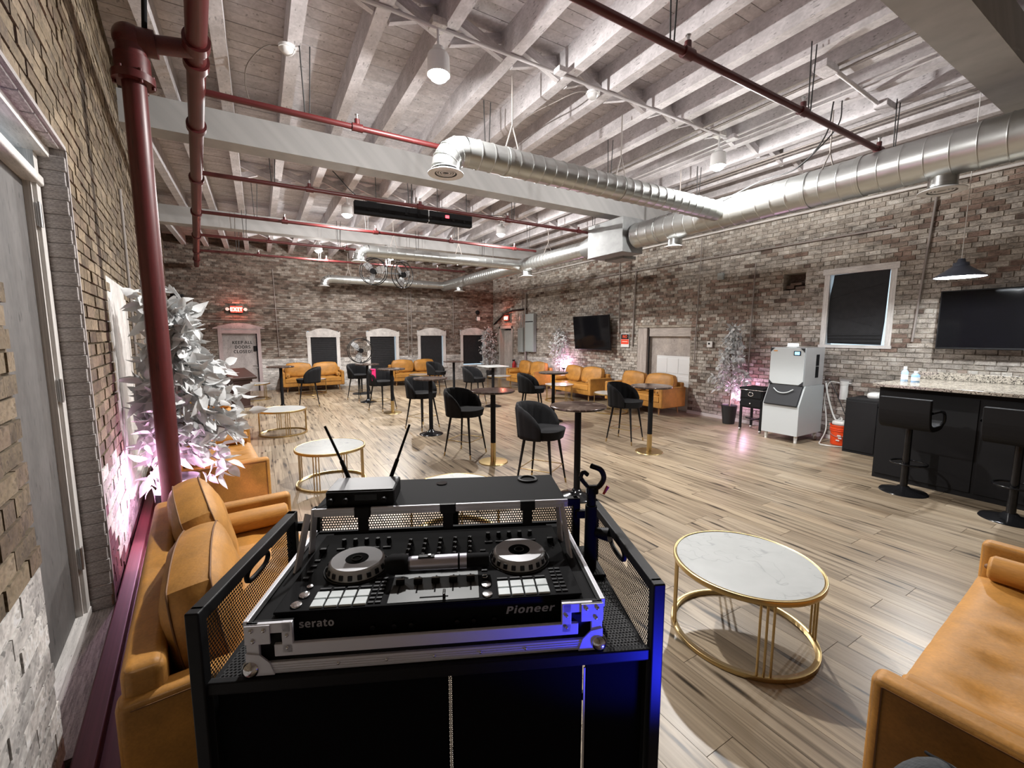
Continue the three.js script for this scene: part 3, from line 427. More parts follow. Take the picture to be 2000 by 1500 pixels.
{ // light bar, fans
  const l = thing('light_bar', 'long black hanging light bar with small red indicator', 'light bar', [1.44, 3.85, -7.47], -0.03);
  part(l, 'left_housing', rb(1.22, 0.2, 0.11, 0.012, 0.61, 0, 0), M.blackMatte); part(l, 'right_housing', rb(0.8, 0.2, 0.11, 0.012, 1.64, 0, 0), M.blackMatte); part(l, 'joint', bx(0.03, 0.17, 0.08, 1.23, 0, 0), M.steel);
  part(l, 'indicator_light', rb(0.07, 0.05, 0.01, 0.004, 1.56, 0.03, 0.058), new THREE.MeshStandardMaterial({ color: 0x200000, emissive: lin(1, 0.08, 0.1), emissiveIntensity: 3 }), 'red glowing indicator');
  for (let k = 0; k < 9; k++) part(l, 'lens', cyl(0.025, 0.025, 0.012, 0, 0, 0, 14).rotateX(Math.PI / 2).translate(0.2 + k * 0.21, -0.02, 0.056), M.blackGloss);
  for (const x of [0.35, 0.95, 1.4, 1.95]) part(l, 'hanger', rod([x, 0.1, 0], [x, 0.62, 0], 0.006, 0.006, 6), M.wire); part(l, 'cable', hose([[-0.3, 0.5, 0], [0.1, 0.14, 0.02], [0.5, 0.13, 0], [1.0, 0.15, 0.02], [1.9, 0.14, 0], [2.3, 0.16, 0], [2.7, 0.2, 0]], 0.008, 60, 6), M.wire);
  const fan = (parent, c, ry, r, name = 'fan_head') => {
    const g = new THREE.Group(), P = o => o.rotateY(ry).translate(...c);
    const cage = part(parent, 'cage', [...[-0.07, 0.07].flatMap(z => [0.98, 0.66, 0.34].map(k => P(torus(r * k, k > 0.9 ? 0.012 : 0.004, 0, 0, z, false, 40, 6)))), ...Array.from({ length: 14 }, (_, k) => { const a = k * Math.PI / 7; return P(hose([[0.06 * Math.cos(a), 0.06 * Math.sin(a), 0.1], [0.6 * r * Math.cos(a), 0.6 * r * Math.sin(a), 0.095], [r * Math.cos(a), r * Math.sin(a), 0.06], [r * Math.cos(a), r * Math.sin(a), -0.06]], 0.003, 10, 4)); })], M.grille, 'dark wire guard');
    for (let k = 0; k < 3; k++) { const a = k * 2.094 + 0.35; const bl = ext([[0.05, -0.04], [r * 0.45, -r * 0.3], [r * 0.88, -r * 0.24], [r * 0.92, r * 0.12], [r * 0.5, r * 0.22], [0.05, 0.05]], 0.004); part(cage, 'blade', P(bl.rotateX(0.35).rotateZ(a)), M.stainless, 'aluminium blade'); }
    part(cage, 'motor', P(cyl(0.07, 0.07, 0.16, 0, -0.08, 0).rotateX(Math.PI / 2)), M.black); return g;
  };
  const f2 = thing('twin_fan', 'pair of round caged fans hanging side by side below the ducts', 'fan', [3.0, 3.42, -11.5]);
  fan(f2, [-0.37, 0, 0.03], -0.55, 0.34); fan(f2, [0.37, -0.04, 0.03], 0.55, 0.34); part(f2, 'bracket', [bar([-0.3, 0, -0.1], [0.3, 0, -0.1], 0.04, 0.04), rod([0, 0, -0.1], [0, 0.7, -0.1], 0.022), rod([-0.45, 0.36, 0], [0.5, 0.30, 0], 0.008)], M.steel);
  const pf = thing('pedestal_fan', 'large round pedestal fan with metal blades in front of the far windows', 'fan', [2.66, 0, -13.7]);
  fan(pf, [0, 1.33, 0], 0.15, 0.38); part(pf, 'pole', rod([0.02, 0.05, -0.1], [0.02, 1.34, -0.1], 0.025), M.black); part(pf, 'base', lathe([[0, 0.06], [0.08, 0.05], [0.27, 0.02], [0.28, 0]], 32), M.black);
}
// ---------- exit signs ----------
function exitSign(pos, turn, label, lamp) {
  const e = thing('exit_sign', label, 'exit sign', pos, turn, 'lit exit signs');
  part(e, 'housing', rb(0.34, 0.21, 0.06, 0.01), std([0.4, 0.08, 0.07], 0.5)); const f = part(e, 'glowing_face', bx(0.31, 0.18, 0.006, 0, 0, 0.032), new THREE.MeshStandardMaterial({ color: 0x400800, emissive: lin(1, 0.12, 0.07), emissiveIntensity: 0.8 }), 'red lit face');
  part(f, 'lettering', text('EXIT', 0.115, 0.004).translate(0, -0.058, 0.036), new THREE.MeshStandardMaterial({ color: 0xffffff, emissive: lin(1, 0.62, 0.40), emissiveIntensity: 1.15 }), 'glowing letters EXIT');
  if (lamp) for (const s of [-1, 1]) part(e, 'emergency_head', [rod([s * 0.17, 0, 0], [s * 0.22, 0, 0.02], 0.012), cyl(0.04, 0.05, 0.07, 0, 0, 0, 16).rotateX(Math.PI / 2).translate(s * 0.24, 0, 0)], M.plasticWhite);
  const l = new THREE.PointLight(lin(1, 0.22, 0.14), 0.9, 0, 2); l.position.set(0, 0, 0.12); l.castShadow = true; e.add(l);
}
exitSign([-0.55, 2.60, -16.05], 0, 'red glowing exit sign with side lamps above the lettered door', true);
exitSign([8.48, 2.47, -14.85], -Math.PI / 2, 'red glowing exit sign above the corner door', false);
// ---------- wall fittings ----------
function onRight(name, label, cat, z, y, build) { const o = thing(name, label, cat, [8.522, y, z], -Math.PI / 2); build(o); return o; }
onRight('electrical_panel', 'tall grey electrical box with pipes entering its top, next to the corner door', 'electrical box', -13.68, 1.62, o => { part(o, 'box', rb(0.36, 0.9, 0.14, 0.01, 0, 0, 0.07), M.elec); part(o, 'door', rb(0.32, 0.84, 0.012, 0.005, 0, 0, 0.145), M.elec); for (const x of [-0.12, -0.02, 0.1]) part(o, 'conduit', rod([x, 0.44, 0.07], [x, 0.95, 0.07], 0.025), M.galv); });
onRight('electrical_panel', 'wider grey electrical cabinet with dark seam beside the fire extinguisher wall', 'electrical box', -13.08, 1.88, o => { part(o, 'box', rb(0.56, 1.36, 0.13, 0.01, 0, 0, 0.065), M.elec); part(o, 'door', rb(0.52, 1.02, 0.012, 0.005, 0, -0.14, 0.135), M.elec); part(o, 'seam', bx(0.5, 0.03, 0.012, 0, 0.4, 0.133), M.black); part(o, 'conduit', [rod([-0.36, -1.0, 0.06], [-0.36, 1.45, 0.06], 0.04)], M.conduit); });
onRight('fire_extinguisher', 'small red fire extinguisher on the white wall beside the far sofa', 'extinguisher', -14.2, 0.42, o => { part(o, 'cylinder', lathe([[0, 0], [0.07, 0], [0.075, 0.02], [0.075, 0.3], [0.03, 0.37], [0.03, 0.4], [0, 0.4]], 20).translate(0, 0, 0.09), std([0.5, 0.02, 0.02], 0.3)); part(o, 'valve', [bx(0.03, 0.05, 0.11, 0, 0.42, 0.11)], M.black); part(o, 'hose', hose([[0.03, 0.41, 0.1], [0.1, 0.38, 0.1], [0.09, 0.15, 0.12]], 0.01, 16, 6), M.black); });
onRight('wall_sign', 'small black and orange notice headed NO on the brick wall', 'sign', -8.47, 1.66, o => { part(o, 'plate', bx(0.3, 0.36, 0.006, 0, 0, 0.02), M.plasticWhite); part(o, 'black_field', bx(0.28, 0.13, 0.002, 0, 0.1, 0.0245), M.black); part(o, 'orange_field', bx(0.28, 0.13, 0.002, 0, -0.035, 0.0245), std([0.75, 0.06, 0.02], 0.5)); part(o, 'lettering', [text('NO', 0.085, 0.002).translate(0, 0.06, 0.0255)], std([0.8, 0.1, 0.04], 0.5)); part(o, 'pale_line', [bx(0.2, 0.02, 0.002, 0, -0.03, 0.0255)], std([0.8, 0.5, 0.42], 0.5)); });
onRight('thermostat', 'small white thermostat on the brick wall beside the potted tree', 'thermostat', -5.93, 1.60, o => { part(o, 'body', rb(0.13, 0.13, 0.03, 0.008, 0, 0, 0.02), M.plasticWhite); part(o, 'display', bx(0.045, 0.04, 0.004, -0.01, 0.015, 0.036), M.black); });
onRight('junction_box', 'grey conduit box high on the brick wall left of the window', 'box', -5.75, 3.03, o => { part(o, 'box', rb(0.13, 0.14, 0.06, 0.008, 0, 0, 0.03), M.elec); part(o, 'cover', rb(0.11, 0.12, 0.01, 0.003, 0, 0, 0.063), M.elec); });
{
  const run = (label, pts, r, m) => { const c = thing('wall_conduit', label, 'conduit', [0, 0, 0], 0, 'conduits on the brick walls'); for (let i = 0; i + 1 < pts.length; i++) part(c, 'tube', rod(pts[i], pts[i + 1], r, r, 10), m); for (const p of pts.slice(1, -1)) part(c, 'bend', sph(r * 1.15, ...p, 10), m); };
  const X = 8.5;
  run('white pipe high on the right wall behind the trunk duct', [[X, 3.97, 0.5], [X, 3.97, -8.6], [X, 3.95, -14]], 0.022, M.white);
  run('dark conduit line along the right wall below the white pipe', [[X, 3.45, -2.9], [X, 3.45, -9.0], [X, 3.42, -13.72], [X, 2.75, -13.72]], 0.018, M.conduit);
  run('conduit dropping beside the warning sign', [[X, 3.42, -8.15], [X, 1.5, -8.2]], 0.02, M.conduit);
  run('thin conduit dropping to the warning sign from above', [[X, 4.2, -8.75], [X, 2.6, -8.72], [X, 1.85, -8.7]], 0.014, M.conduit);
  run('conduit with outlet at its foot right of the pale doorway', [[X, 3.9, -6.25], [X, 1.2, -6.3]], 0.012, M.conduit);
  run('conduit dropping behind the rolling cart tree', [[X, 3.2, -5.02], [X, 0.8, -5.05]], 0.012, M.conduit);
  run('conduit between window and bar television', [[X, 4.3, -2.42], [X, 1.7, -2.55]], 0.016, M.conduit);
  run('thick black cable sweeping over the corner exit sign', [[X - 0.02, 2.75, -13.4], [X - 0.02, 2.74, -14.4], [X - 0.02, 2.6, -15.1], [X - 0.02, 2.25, -15.9]], 0.03, M.blackMatte);
  const Z = -16.07;
  run('pale conduit line along the far wall above the windows', [[-1.9, 2.28, Z], [3.2, 2.26, Z], [7.8, 2.22, Z]], 0.011, M.conduit);
  run('dark conduit line across the middle of the far wall', [[0.2, 2.66, Z], [8.4, 2.70, Z]], 0.012, M.conduit);
  run('pair of pale pipes up the far wall between the middle windows', [[4.88, 1.0, Z], [4.88, 3.5, Z], [5.02, 3.5, Z], [5.02, 1.0, Z]], 0.016, M.conduit);
  run('dark vertical conduit up the far wall between the right windows', [[6.73, 1.8, Z], [6.73, 3.5, Z]], 0.014, M.conduit);
  run('vertical conduit up the far wall beside the lettered door', [[0.55, 1.1, Z], [0.5, 3.9, Z]], 0.012, M.conduit);
  const A = LW(5.47, 3.15, 0.03), B = LW(5.5, 0.9, 0.03); run('dark conduit with cable head on the left wall beside the white recess', [A, B], 0.012, M.conduit);
}
function tv(pos, turn, tilt, w, h, label) { const t = thing('television', label, 'television', pos, turn); const g = part(t, 'panel', rb(w, h, 0.05, 0.006).rotateX(tilt), M.black); part(t, 'screen', bx(w - 0.03, h - 0.04, 0.004, 0, 0.005, 0.0265).rotateX(tilt), M.screen); part(t, 'wall_mount', [bx(0.5, 0.36, 0.03, 0, 0, -0.2), bx(0.08, 0.2, 0.2, 0.1, 0, -0.11), bx(0.08, 0.2, 0.2, -0.1, 0, -0.11)], M.black); return t; }
{ const k = thing('loose_cable', 'loose black cables looped over the trunk duct', 'cable'); part(k, 'cable', hose([[5.86, 3.72, -4.0], [5.9, 3.84, -3.5], [5.86, 3.86, -3.0], [5.8, 4.1, -2.7], [5.84, 4.46, -2.66]], 0.008, 40, 6), M.wire); part(k, 'cable', hose([[5.85, 3.86, -3.0], [5.8, 3.95, -2.8], [5.86, 4.2, -2.6], [5.9, 4.46, -2.6]], 0.007, 30, 6), M.wire); }
{ const k = thing('wall_speaker', 'small black loudspeaker high in the far left corner above the tree', 'speaker', [-1.98, 2.78, -15.86], 0.5); part(k, 'box', rb(0.26, 0.42, 0.24, 0.01), M.black); part(k, 'grille', rb(0.22, 0.38, 0.012, 0.004, 0, 0, 0.122), M.blackMatte); part(k, 'bracket', bx(0.06, 0.06, 0.12, 0, 0, -0.17), M.black); }
{ const k = thing('alarm_bell', 'small dark alarm bell with white strobe on the far wall near the corner', 'alarm', [7.8, 2.72, -16.08]); part(k, 'bell', lathe([[0, 0.07], [0.06, 0.06], [0.09, 0.02], [0.09, 0]], 24).rotateX(Math.PI / 2), M.blackMatte); part(k, 'strobe', rb(0.14, 0.16, 0.05, 0.01, 0.02, -0.25, 0.03), M.plasticWhite); }
tv([8.31, 1.87, -9.62], -Math.PI / 2 - 0.06, 0.10, 1.66, 0.98, 'black wall television tilted forward above the right wall sofas');
tv([8.31, 2.01, -1.53], -Math.PI / 2, 0.0, 1.40, 0.80, 'black wall television above the bar counter');
// ---------- sofas ----------
const rsq = (x, y, c = 0.3) => [x * Math.sqrt(1 - c * y * y), y * Math.sqrt(1 - c * x * x)];   // square to rounded square
function pillow(w, h, t, n = 16) {
  const g = new THREE.BoxGeometry(w, h, t, n, n, 4), p = g.attributes.position;
  for (let i = 0; i < p.count; i++) {
    const x = p.getX(i) / (w / 2), y = p.getY(i) / (h / 2), z = p.getZ(i) / (t / 2), [X, Y] = rsq(x, y);
    const e = Math.pow(Math.max(0, 1 - Math.pow(Math.abs(x), 2.4)), 0.55) * Math.pow(Math.max(0, 1 - Math.pow(Math.abs(y), 2.4)), 0.55), edge = Math.max(Math.abs(x), Math.abs(y));
    const wr = (fbm(x * 2.2 + w * 7, y * 2.2 + 5, 3) - 0.5) * 0.22 * e + (edge > 0.7 ? 0.05 * Math.sin((x * y > 0 ? x - y : x + y) * 26 + w * 9) * (edge - 0.7) : 0);
    const bulge = 1 + 0.035 * (1 - z * z);
    p.setXYZ(i, X * w / 2 * bulge, Y * h / 2 * bulge, (z * (0.5 + 0.5 * e) + wr * Math.sign(z)) * t / 2);
  }
  g.computeVertexNormals(); return g;
}
function tuftedSeat(L, D, T) {
  const nx = 48, nz = 24, g = new THREE.BoxGeometry(L, T, D, nx, 2, nz), p = g.attributes.position;
  for (let i = 0; i < p.count; i++) {
    const x = p.getX(i), y = p.getY(i), z = p.getZ(i); const ex = Math.min(1, (L / 2 - Math.abs(x)) / 0.05), ez = Math.min(1, (D / 2 - Math.abs(z)) / 0.06);
    if (y > T * 0.4) { let dip = 0; for (let k = 0; k < 6; k++) for (const zz of [-0.13, 0.13]) { const dx = x - (k - 2.5) * L / 6, dz = z - zz; dip += Math.exp(-(dx * dx + dz * dz) / 0.0022) + 0.35 * Math.exp(-dx * dx / 0.0006 - dz * dz / 0.03); } p.setY(i, y - 0.022 * Math.min(1.2, dip) - 0.03 * (1 - Math.sqrt(Math.max(0, ex * ez))) + (fbm(x * 4, z * 7, 3) - 0.5) * 0.014); }
  }
  g.computeVertexNormals(); return g;
}
function makeSofa(label, L) {
  const s = thing('sofa', label, 'sofa'), D = 0.80, hl = L / 2;
  part(s, 'base', boxUV(rb(L - 0.02, 0.14, D - 0.04, 0.015, 0, 0.235, 0)), M.leather);
  part(s, 'seat_cushion', boxUV(tuftedSeat(L - 0.2, D - 0.16, 0.14).translate(0, 0.375, 0.075)), M.leather, 'button tufted seat');
  for (const e of [-1, 1]) {
    const a = part(s, 'arm', boxUV(rb(0.095, 0.46, D, 0.028, e * (hl - 0.048), 0.395, 0, 3)), M.leather); part(a, 'seam', [bar([e * hl + e * 0.001, 0.60, -D / 2 + 0.04], [e * hl + e * 0.001, 0.60, D / 2 - 0.03], 0.004, 0.004), bar([e * hl + e * 0.001, 0.2, D / 2 - 0.03], [e * hl + e * 0.001, 0.6, D / 2 - 0.03], 0.004, 0.004)], M.leatherSeam);
    const b = part(s, 'bolster', lathe([[0, -0.26], [0.055, -0.26], [0.07, -0.245], [0.073, 0], [0.07, 0.245], [0.055, 0.26], [0, 0.26]], 20).rotateX(Math.PI / 2).translate(e * (hl - 0.17), 0.515, 0.10), M.leather); part(b, 'button', sph(0.016, e * (hl - 0.17), 0.515, 0.36, 10), M.leatherSeam);
  }
  part(s, 'back', boxUV(rb(L - 0.06, 0.52, 0.12, 0.035, 0, 0.46, -D / 2 + 0.075, 3)), M.leather);
  const cw = (L - 0.22) / 2;
  for (const e of [-1, 1]) {
    const put = g => g.rotateX(-0.2 - 0.05 * e).rotateY(e * 0.07).rotateZ(e * 0.03).translate(e * (cw / 2 + 0.005), 0.665, -0.14), W = cw - 0.02, Hh = 0.47;
    const c = part(s, 'back_cushion', put(boxUV(pillow(W, Hh, 0.27))), M.leather, 'loose leather back cushion');
    for (const sz of [-1, 1]) { const pts = []; for (let k = 0; k < 40; k++) { const a = k / 40 * 8, q = Math.floor(a / 2), f = a - q * 2 - 1, [x, y] = [[f, -1], [1, f], [-f, 1], [-1, -f]][q], [X, Y] = rsq(x, y); pts.push(V3(X * W / 2 * 1.005, Y * Hh / 2 * 1.005, sz * 0.0675)); } part(c, 'piping', put(new THREE.TubeGeometry(new THREE.CatmullRomCurve3(pts, true), 80, 0.004, 5, true)), M.leatherSeam); }
  }
  for (const x of [-1, 1]) for (const z of [-1, 1]) part(s, 'leg', rod([x * (hl - 0.14), 0.0, z * (D / 2 - 0.08)], [x * (hl - 0.16), 0.17, z * (D / 2 - 0.1)], 0.014, 0.024, 12), M.woodLeg, 'tapered wooden leg');
  return s;
}
const LT = Math.PI / 2 + S;
const sofa0 = makeSofa('tan leather sofa against the left wall beside the disc jockey stand', 1.84);
{ const p = LW(2.6, 0, 0.59); sofa0.position.set(...p); sofa0.rotation.y = LT; }
for (const [p, turn, label] of [
  [LW(5.5, 0, 0.60), LT, 'tan leather sofa under the white tree along the left wall'], [LW(8.75, 0, 0.59), LT, 'tan leather sofa farthest along the left wall'],
  [[2.72, 0, -0.12], Math.PI + 0.06, 'tan leather sofa facing the marble coffee table, seat tufts in full view'],
  [[1.47, 0, -15.52], 0, 'orange tan sofa between the lettered exit door and pedestal fan'], [[4.92, 0, -15.52], 0, 'orange tan sofa under the two middle far windows'],
  [[8.02, 0, -12.5], -Math.PI / 2, 'orange tan sofa by the electrical boxes on the right wall'], [[8.02, 0, -9.75], -Math.PI / 2, 'orange tan sofa below the tilted television'], [[8.02, 0, -7.34], -Math.PI / 2, 'orange tan sofa in front of the pale doorway']]) { const c = copyOf(sofa0, p, turn, label); if (/tufts/.test(label)) { c.scale.z = 1.22; for (const k of [...c.children]) if (k.name === 'back_cushion') c.remove(k); } }
// ---------- coffee tables ----------
function makeCoffee(label) {
  const t = thing('coffee_table', label, 'table', [0, 0, 0], 0, 'round marble coffee tables'); const top = part(t, 'table_top', [cyl(0.385, 0.385, 0.016, 0, 0.438, 0, 64)], M.marble, 'white marble top with grey veins');
  { const u = top.geometry.attributes.uv, p = top.geometry.attributes.position; for (let i = 0; i < u.count; i++) u.setXY(i, p.getX(i) / 0.9, p.getZ(i) / 0.9); }
  part(t, 'rim', lathe([[0.372, 0.425], [0.402, 0.425], [0.405, 0.43], [0.405, 0.452], [0.402, 0.456], [0.386, 0.456], [0.386, 0.438]], 64), M.gold);
  part(t, 'base_ring', lathe([[0.372, 0.002], [0.4, 0.002], [0.402, 0.004], [0.402, 0.024], [0.4, 0.026], [0.372, 0.026], [0.372, 0.002]], 64), M.gold);
  for (let k = 0; k < 4; k++) for (const d of [-0.085, 0, 0.085]) { const a = k * Math.PI / 2 + 0.75 + d; part(t, 'leg', rod([0.387 * Math.cos(a), 0.02, 0.387 * Math.sin(a)], [0.387 * Math.cos(a), 0.43, 0.387 * Math.sin(a)], 0.0065, 0.0065, 8), M.gold); }
  return t;
}
const coffee0 = makeCoffee('round white marble coffee table in front of the tufted sofa'); coffee0.position.set(2.44, 0, -1.39);
for (const [x, z, a, label] of [[0.68, -5.55, 0.2, 'round marble coffee table behind the two receiver antennas'], [0.30, -8.85, 0.9, 'round marble coffee table standing left of the bar chairs, second along the left sofas'], [1.43, -3.43, 0.4, 'round marble coffee table half hidden behind the equipment shelf'], [7.08, -7.45, 0.1, 'round marble coffee table in front of the doorway sofa'], [7.1, -9.5, 0.6, 'round marble coffee table in front of the sofa below the television'], [6.85, -12.5, 0.3, 'round marble coffee table in front of the sofa by the electrical boxes'], [4.75, -14.35, 0.5, 'round marble coffee table in front of the middle far sofa'], [1.35, -14.5, 0.8, 'round marble coffee table in front of the sofa beside the exit door'], [-0.2, -14.0, 0.0, 'round marble coffee table in front of the lettered door']]) copyOf(coffee0, [x, 0, z], a, label);
// ---------- high tables ----------
function makeHigh(style, label) {
  const t = thing(style === 'square' ? 'square_high_table' : 'high_table', label, 'table', [0, 0, 0], 0, style === 'gold' ? 'high tables with gold foot' : 'high tables with black foot');
  if (style === 'square') part(t, 'table_top', rb(0.6, 0.025, 0.6, 0.008, 0, 1.022, 0), M.marble, 'white marble square top');
  else { const g = part(t, 'table_top', lathe([[0, 1.008], [0.3, 1.008], [0.308, 1.014], [0.308, 1.028], [0.303, 1.035], [0, 1.035]], 48), M.darkMarble, 'dark veined marble top').geometry; const u = g.attributes.uv, p = g.attributes.position; for (let i = 0; i < u.count; i++) u.setXY(i, p.getX(i) / 0.8, p.getZ(i) / 0.8); }
  part(t, 'top_plate', cyl(0.1, 0.1, 0.012, 0, 0.997, 0), M.black);
  if (style === 'gold') { part(t, 'pole', cyl(0.036, 0.036, 0.72, 0, 0.28, 0), M.blackMatte); part(t, 'gold_sleeve', cyl(0.038, 0.038, 0.27, 0, 0.012, 0), M.gold); part(t, 'foot', lathe([[0, 0.016], [0.2, 0.014], [0.208, 0.008], [0.208, 0]], 48), M.gold, 'flat gold disc foot'); }
  else { part(t, 'pole', cyl(0.036, 0.036, 0.94, 0, 0.06, 0), M.blackMatte); part(t, 'foot', lathe([[0, 0.09], [0.045, 0.09], [0.055, 0.065], [0.09, 0.045], [0.19, 0.022], [0.215, 0.008], [0.215, 0]], 48), M.blackGloss, 'glossy black dished foot'); }
  return t;
}
const HT = { gold: makeHigh('gold', 'dark marble high table with gold foot in the middle of the floor'), black: makeHigh('black', 'dark marble high table on black foot beside the black claw clamp'), square: makeHigh('square', 'white square topped high table near the corner door') };
HT.gold.position.set(2.79, 0, -5.28); HT.black.position.set(2.98, 0, -3.64); HT.square.position.set(5.05, 0, -9.55);
const T = { t1: [2.79, -5.28], t2: [2.98, -3.64], t3: [5.13, -4.53], t4: [2.63, -7.4], t5: [2.6, -9.93], t6: [2.47, -11.9], t7: [0.42, -12.0], t8: [5.26, -7.25], t10: [4.95, -11.85], t11: [5.05, -9.55] };
for (const [k, st, label] of [['t3', 'gold', 'dark marble high table with gold foot in front of the doorway sofa'], ['t5', 'gold', 'dark marble high table with gold foot beside the bar chair holding a pink cloth'], ['t4', 'black', 'dark marble high table on black dished foot left of the gold footed table'], ['t6', 'black', 'dark marble high table on black foot in front of the pedestal fan'], ['t7', 'black', 'dark marble high table on black foot in front of the far left sofa'], ['t8', 'black', 'dark marble high table in front of the sofa below the television'], ['t10', 'black', 'dark marble high table below the third far window']]) copyOf(HT[st], [T[k][0], 0, T[k][1]], 0.3 * T[k][0], label);
// ---------- bar chairs ----------
function makeChair(label) {
  const c = thing('bar_chair', label, 'chair', [0, 0, 0], 0, 'black velvet bar chairs');
  { const g = new THREE.CylinderGeometry(0.268, 0.245, 0.10, 40, 3), p = g.attributes.position; for (let i = 0; i < p.count; i++) { const x = p.getX(i), z = p.getZ(i), r = Math.hypot(x, z), a = Math.atan2(z, x); const sq = 1 + 0.06 * Math.pow(Math.sin(2 * a), 2); p.setXYZ(i, x * sq, p.getY(i) + (p.getY(i) > 0.04 ? 0.03 * (1 - Math.pow(r / 0.268, 2)) : 0), z * sq); } g.computeVertexNormals(); part(c, 'seat', g.translate(0, 0.655, 0.01), M.velvet, 'padded black velvet seat'); }
  const NT = 84, NY = 8, pos = [], idx = [], A = 1.95;
  const put = (i, j, o) => { const t = -1 + 2 * i / NT, th = t * A, v = j / NY, top = 1.0 - 0.17 * Math.pow(Math.abs(t), 2.6) * (1 + 0.5 * Math.pow(Math.abs(t), 6)), y = 0.605 + (top - 0.605) * v, ch = 0.008 * Math.abs(Math.sin(th * 8)), fl = 0.035 * v, r = (o ? 0.288 + ch : 0.238 - ch * 1.2) + fl + (j === NY ? (o ? -0.014 : 0.014) : 0); pos.push(Math.sin(th) * r, y, -Math.cos(th) * r * 0.97); };
  for (const o of [1, 0]) for (let i = 0; i <= NT; i++) for (let j = 0; j <= NY; j++) put(i, j, o);
  const N = (NT + 1) * (NY + 1), at = (o, i, j) => (o ? 0 : N) + i * (NY + 1) + j, quad = (a, b, d, e) => idx.push(a, b, d, a, d, e);
  for (let i = 0; i < NT; i++) { for (let j = 0; j < NY; j++) { quad(at(1, i, j), at(1, i, j + 1), at(1, i + 1, j + 1), at(1, i + 1, j)); quad(at(0, i, j), at(0, i + 1, j), at(0, i + 1, j + 1), at(0, i, j + 1)); } quad(at(1, i, NY), at(0, i, NY), at(0, i + 1, NY), at(1, i + 1, NY)); quad(at(1, i, 0), at(1, i + 1, 0), at(0, i + 1, 0), at(0, i, 0)); }
  for (let j = 0; j < NY; j++) { quad(at(1, 0, j), at(0, 0, j), at(0, 0, j + 1), at(1, 0, j + 1)); quad(at(1, NT, j), at(1, NT, j + 1), at(0, NT, j + 1), at(0, NT, j)); }
  const g = new THREE.BufferGeometry(); g.setAttribute('position', new THREE.Float32BufferAttribute(pos, 3)); g.setIndex(idx); g.computeVertexNormals(); part(c, 'backrest', g, M.velvet, 'curved channel tufted backrest');
  for (const x of [-1, 1]) for (const z of [-1, 1]) { const l = part(c, 'leg', rod([x * 0.23, 0.0, z * 0.23], [x * 0.15, 0.62, z * 0.15], 0.009, 0.019, 12), M.black); part(l, 'gold_tip', rod([x * 0.2305, 0.0, z * 0.2305], [x * 0.2225, 0.06, z * 0.2225], 0.0105, 0.0115, 12), M.gold); }
  const f = 0.199, y = 0.24; part(c, 'footrest', [[-f, -f, f, -f], [f, -f, f, f], [f, f, -f, f], [-f, f, -f, -f]].map(([a, b, d, e]) => rod([a, y, b], [d, y, e], 0.006, 0.006, 8)), M.gold, 'thin gold foot rail');
  return c;
}
const chair0 = makeChair('black velvet bar chair at the gold footed table in the middle of the floor');
const chairs = [[2.62, -5.86, 't1', 'black velvet bar chair at the gold footed table in the middle of the floor'], [2.84, -4.14, 't2', 'black velvet bar chair directly behind the equipment shelf and grommet'], [5.3, -5.22, 't3', 'black velvet bar chair at the table in front of the doorway sofa'], [2.66, -7.98, 't4', 'black velvet bar chair behind the black dished table foot'], [2.50, -10.45, 't5', 'black velvet bar chair with a pink cloth over it'], [2.36, -12.5, 't6', 'black velvet bar chair in front of the pedestal fan'], [1.02, -11.95, 't7', 'black velvet bar chair seen side on before the far left sofa'], [4.92, -7.55, 't8', 'black velvet bar chair at the table near the television sofa'], [4.75, -10.0, 't11', 'black velvet bar chair at the white square topped table'], [4.62, -12.4, 't10', 'black velvet bar chair below the third far window']];
chairs.forEach(([x, z, k, label], i) => { let a = Math.atan2(T[k][0] - x, T[k][1] - z); if (k !== 't7') a = a * 0.45 + 0.45; if (i) copyOf(chair0, [x, 0, z], a, label); else { chair0.position.set(x, 0, z); chair0.rotation.y = a; } });
{ const p = thing('cloth', 'bright pink cloth hanging over a bar chair back', 'cloth', [2.27, 0.80, -10.32], 0.3); const g = new THREE.PlaneGeometry(0.1, 0.26, 6, 10), q = g.attributes.position; for (let i = 0; i < q.count; i++) q.setZ(i, 0.012 * Math.sin(q.getX(i) * 60) + 0.02 * Math.abs(q.getY(i))); g.computeVertexNormals(); part(p, 'drape', g.translate(0, 0.06, 0.03), std([0.75, 0.02, 0.16], 0.8, 0, { side: THREE.DoubleSide })); part(p, 'fold', rb(0.1, 0.02, 0.09, 0.008, 0, 0.2, 0), std([0.75, 0.02, 0.16], 0.8)); }
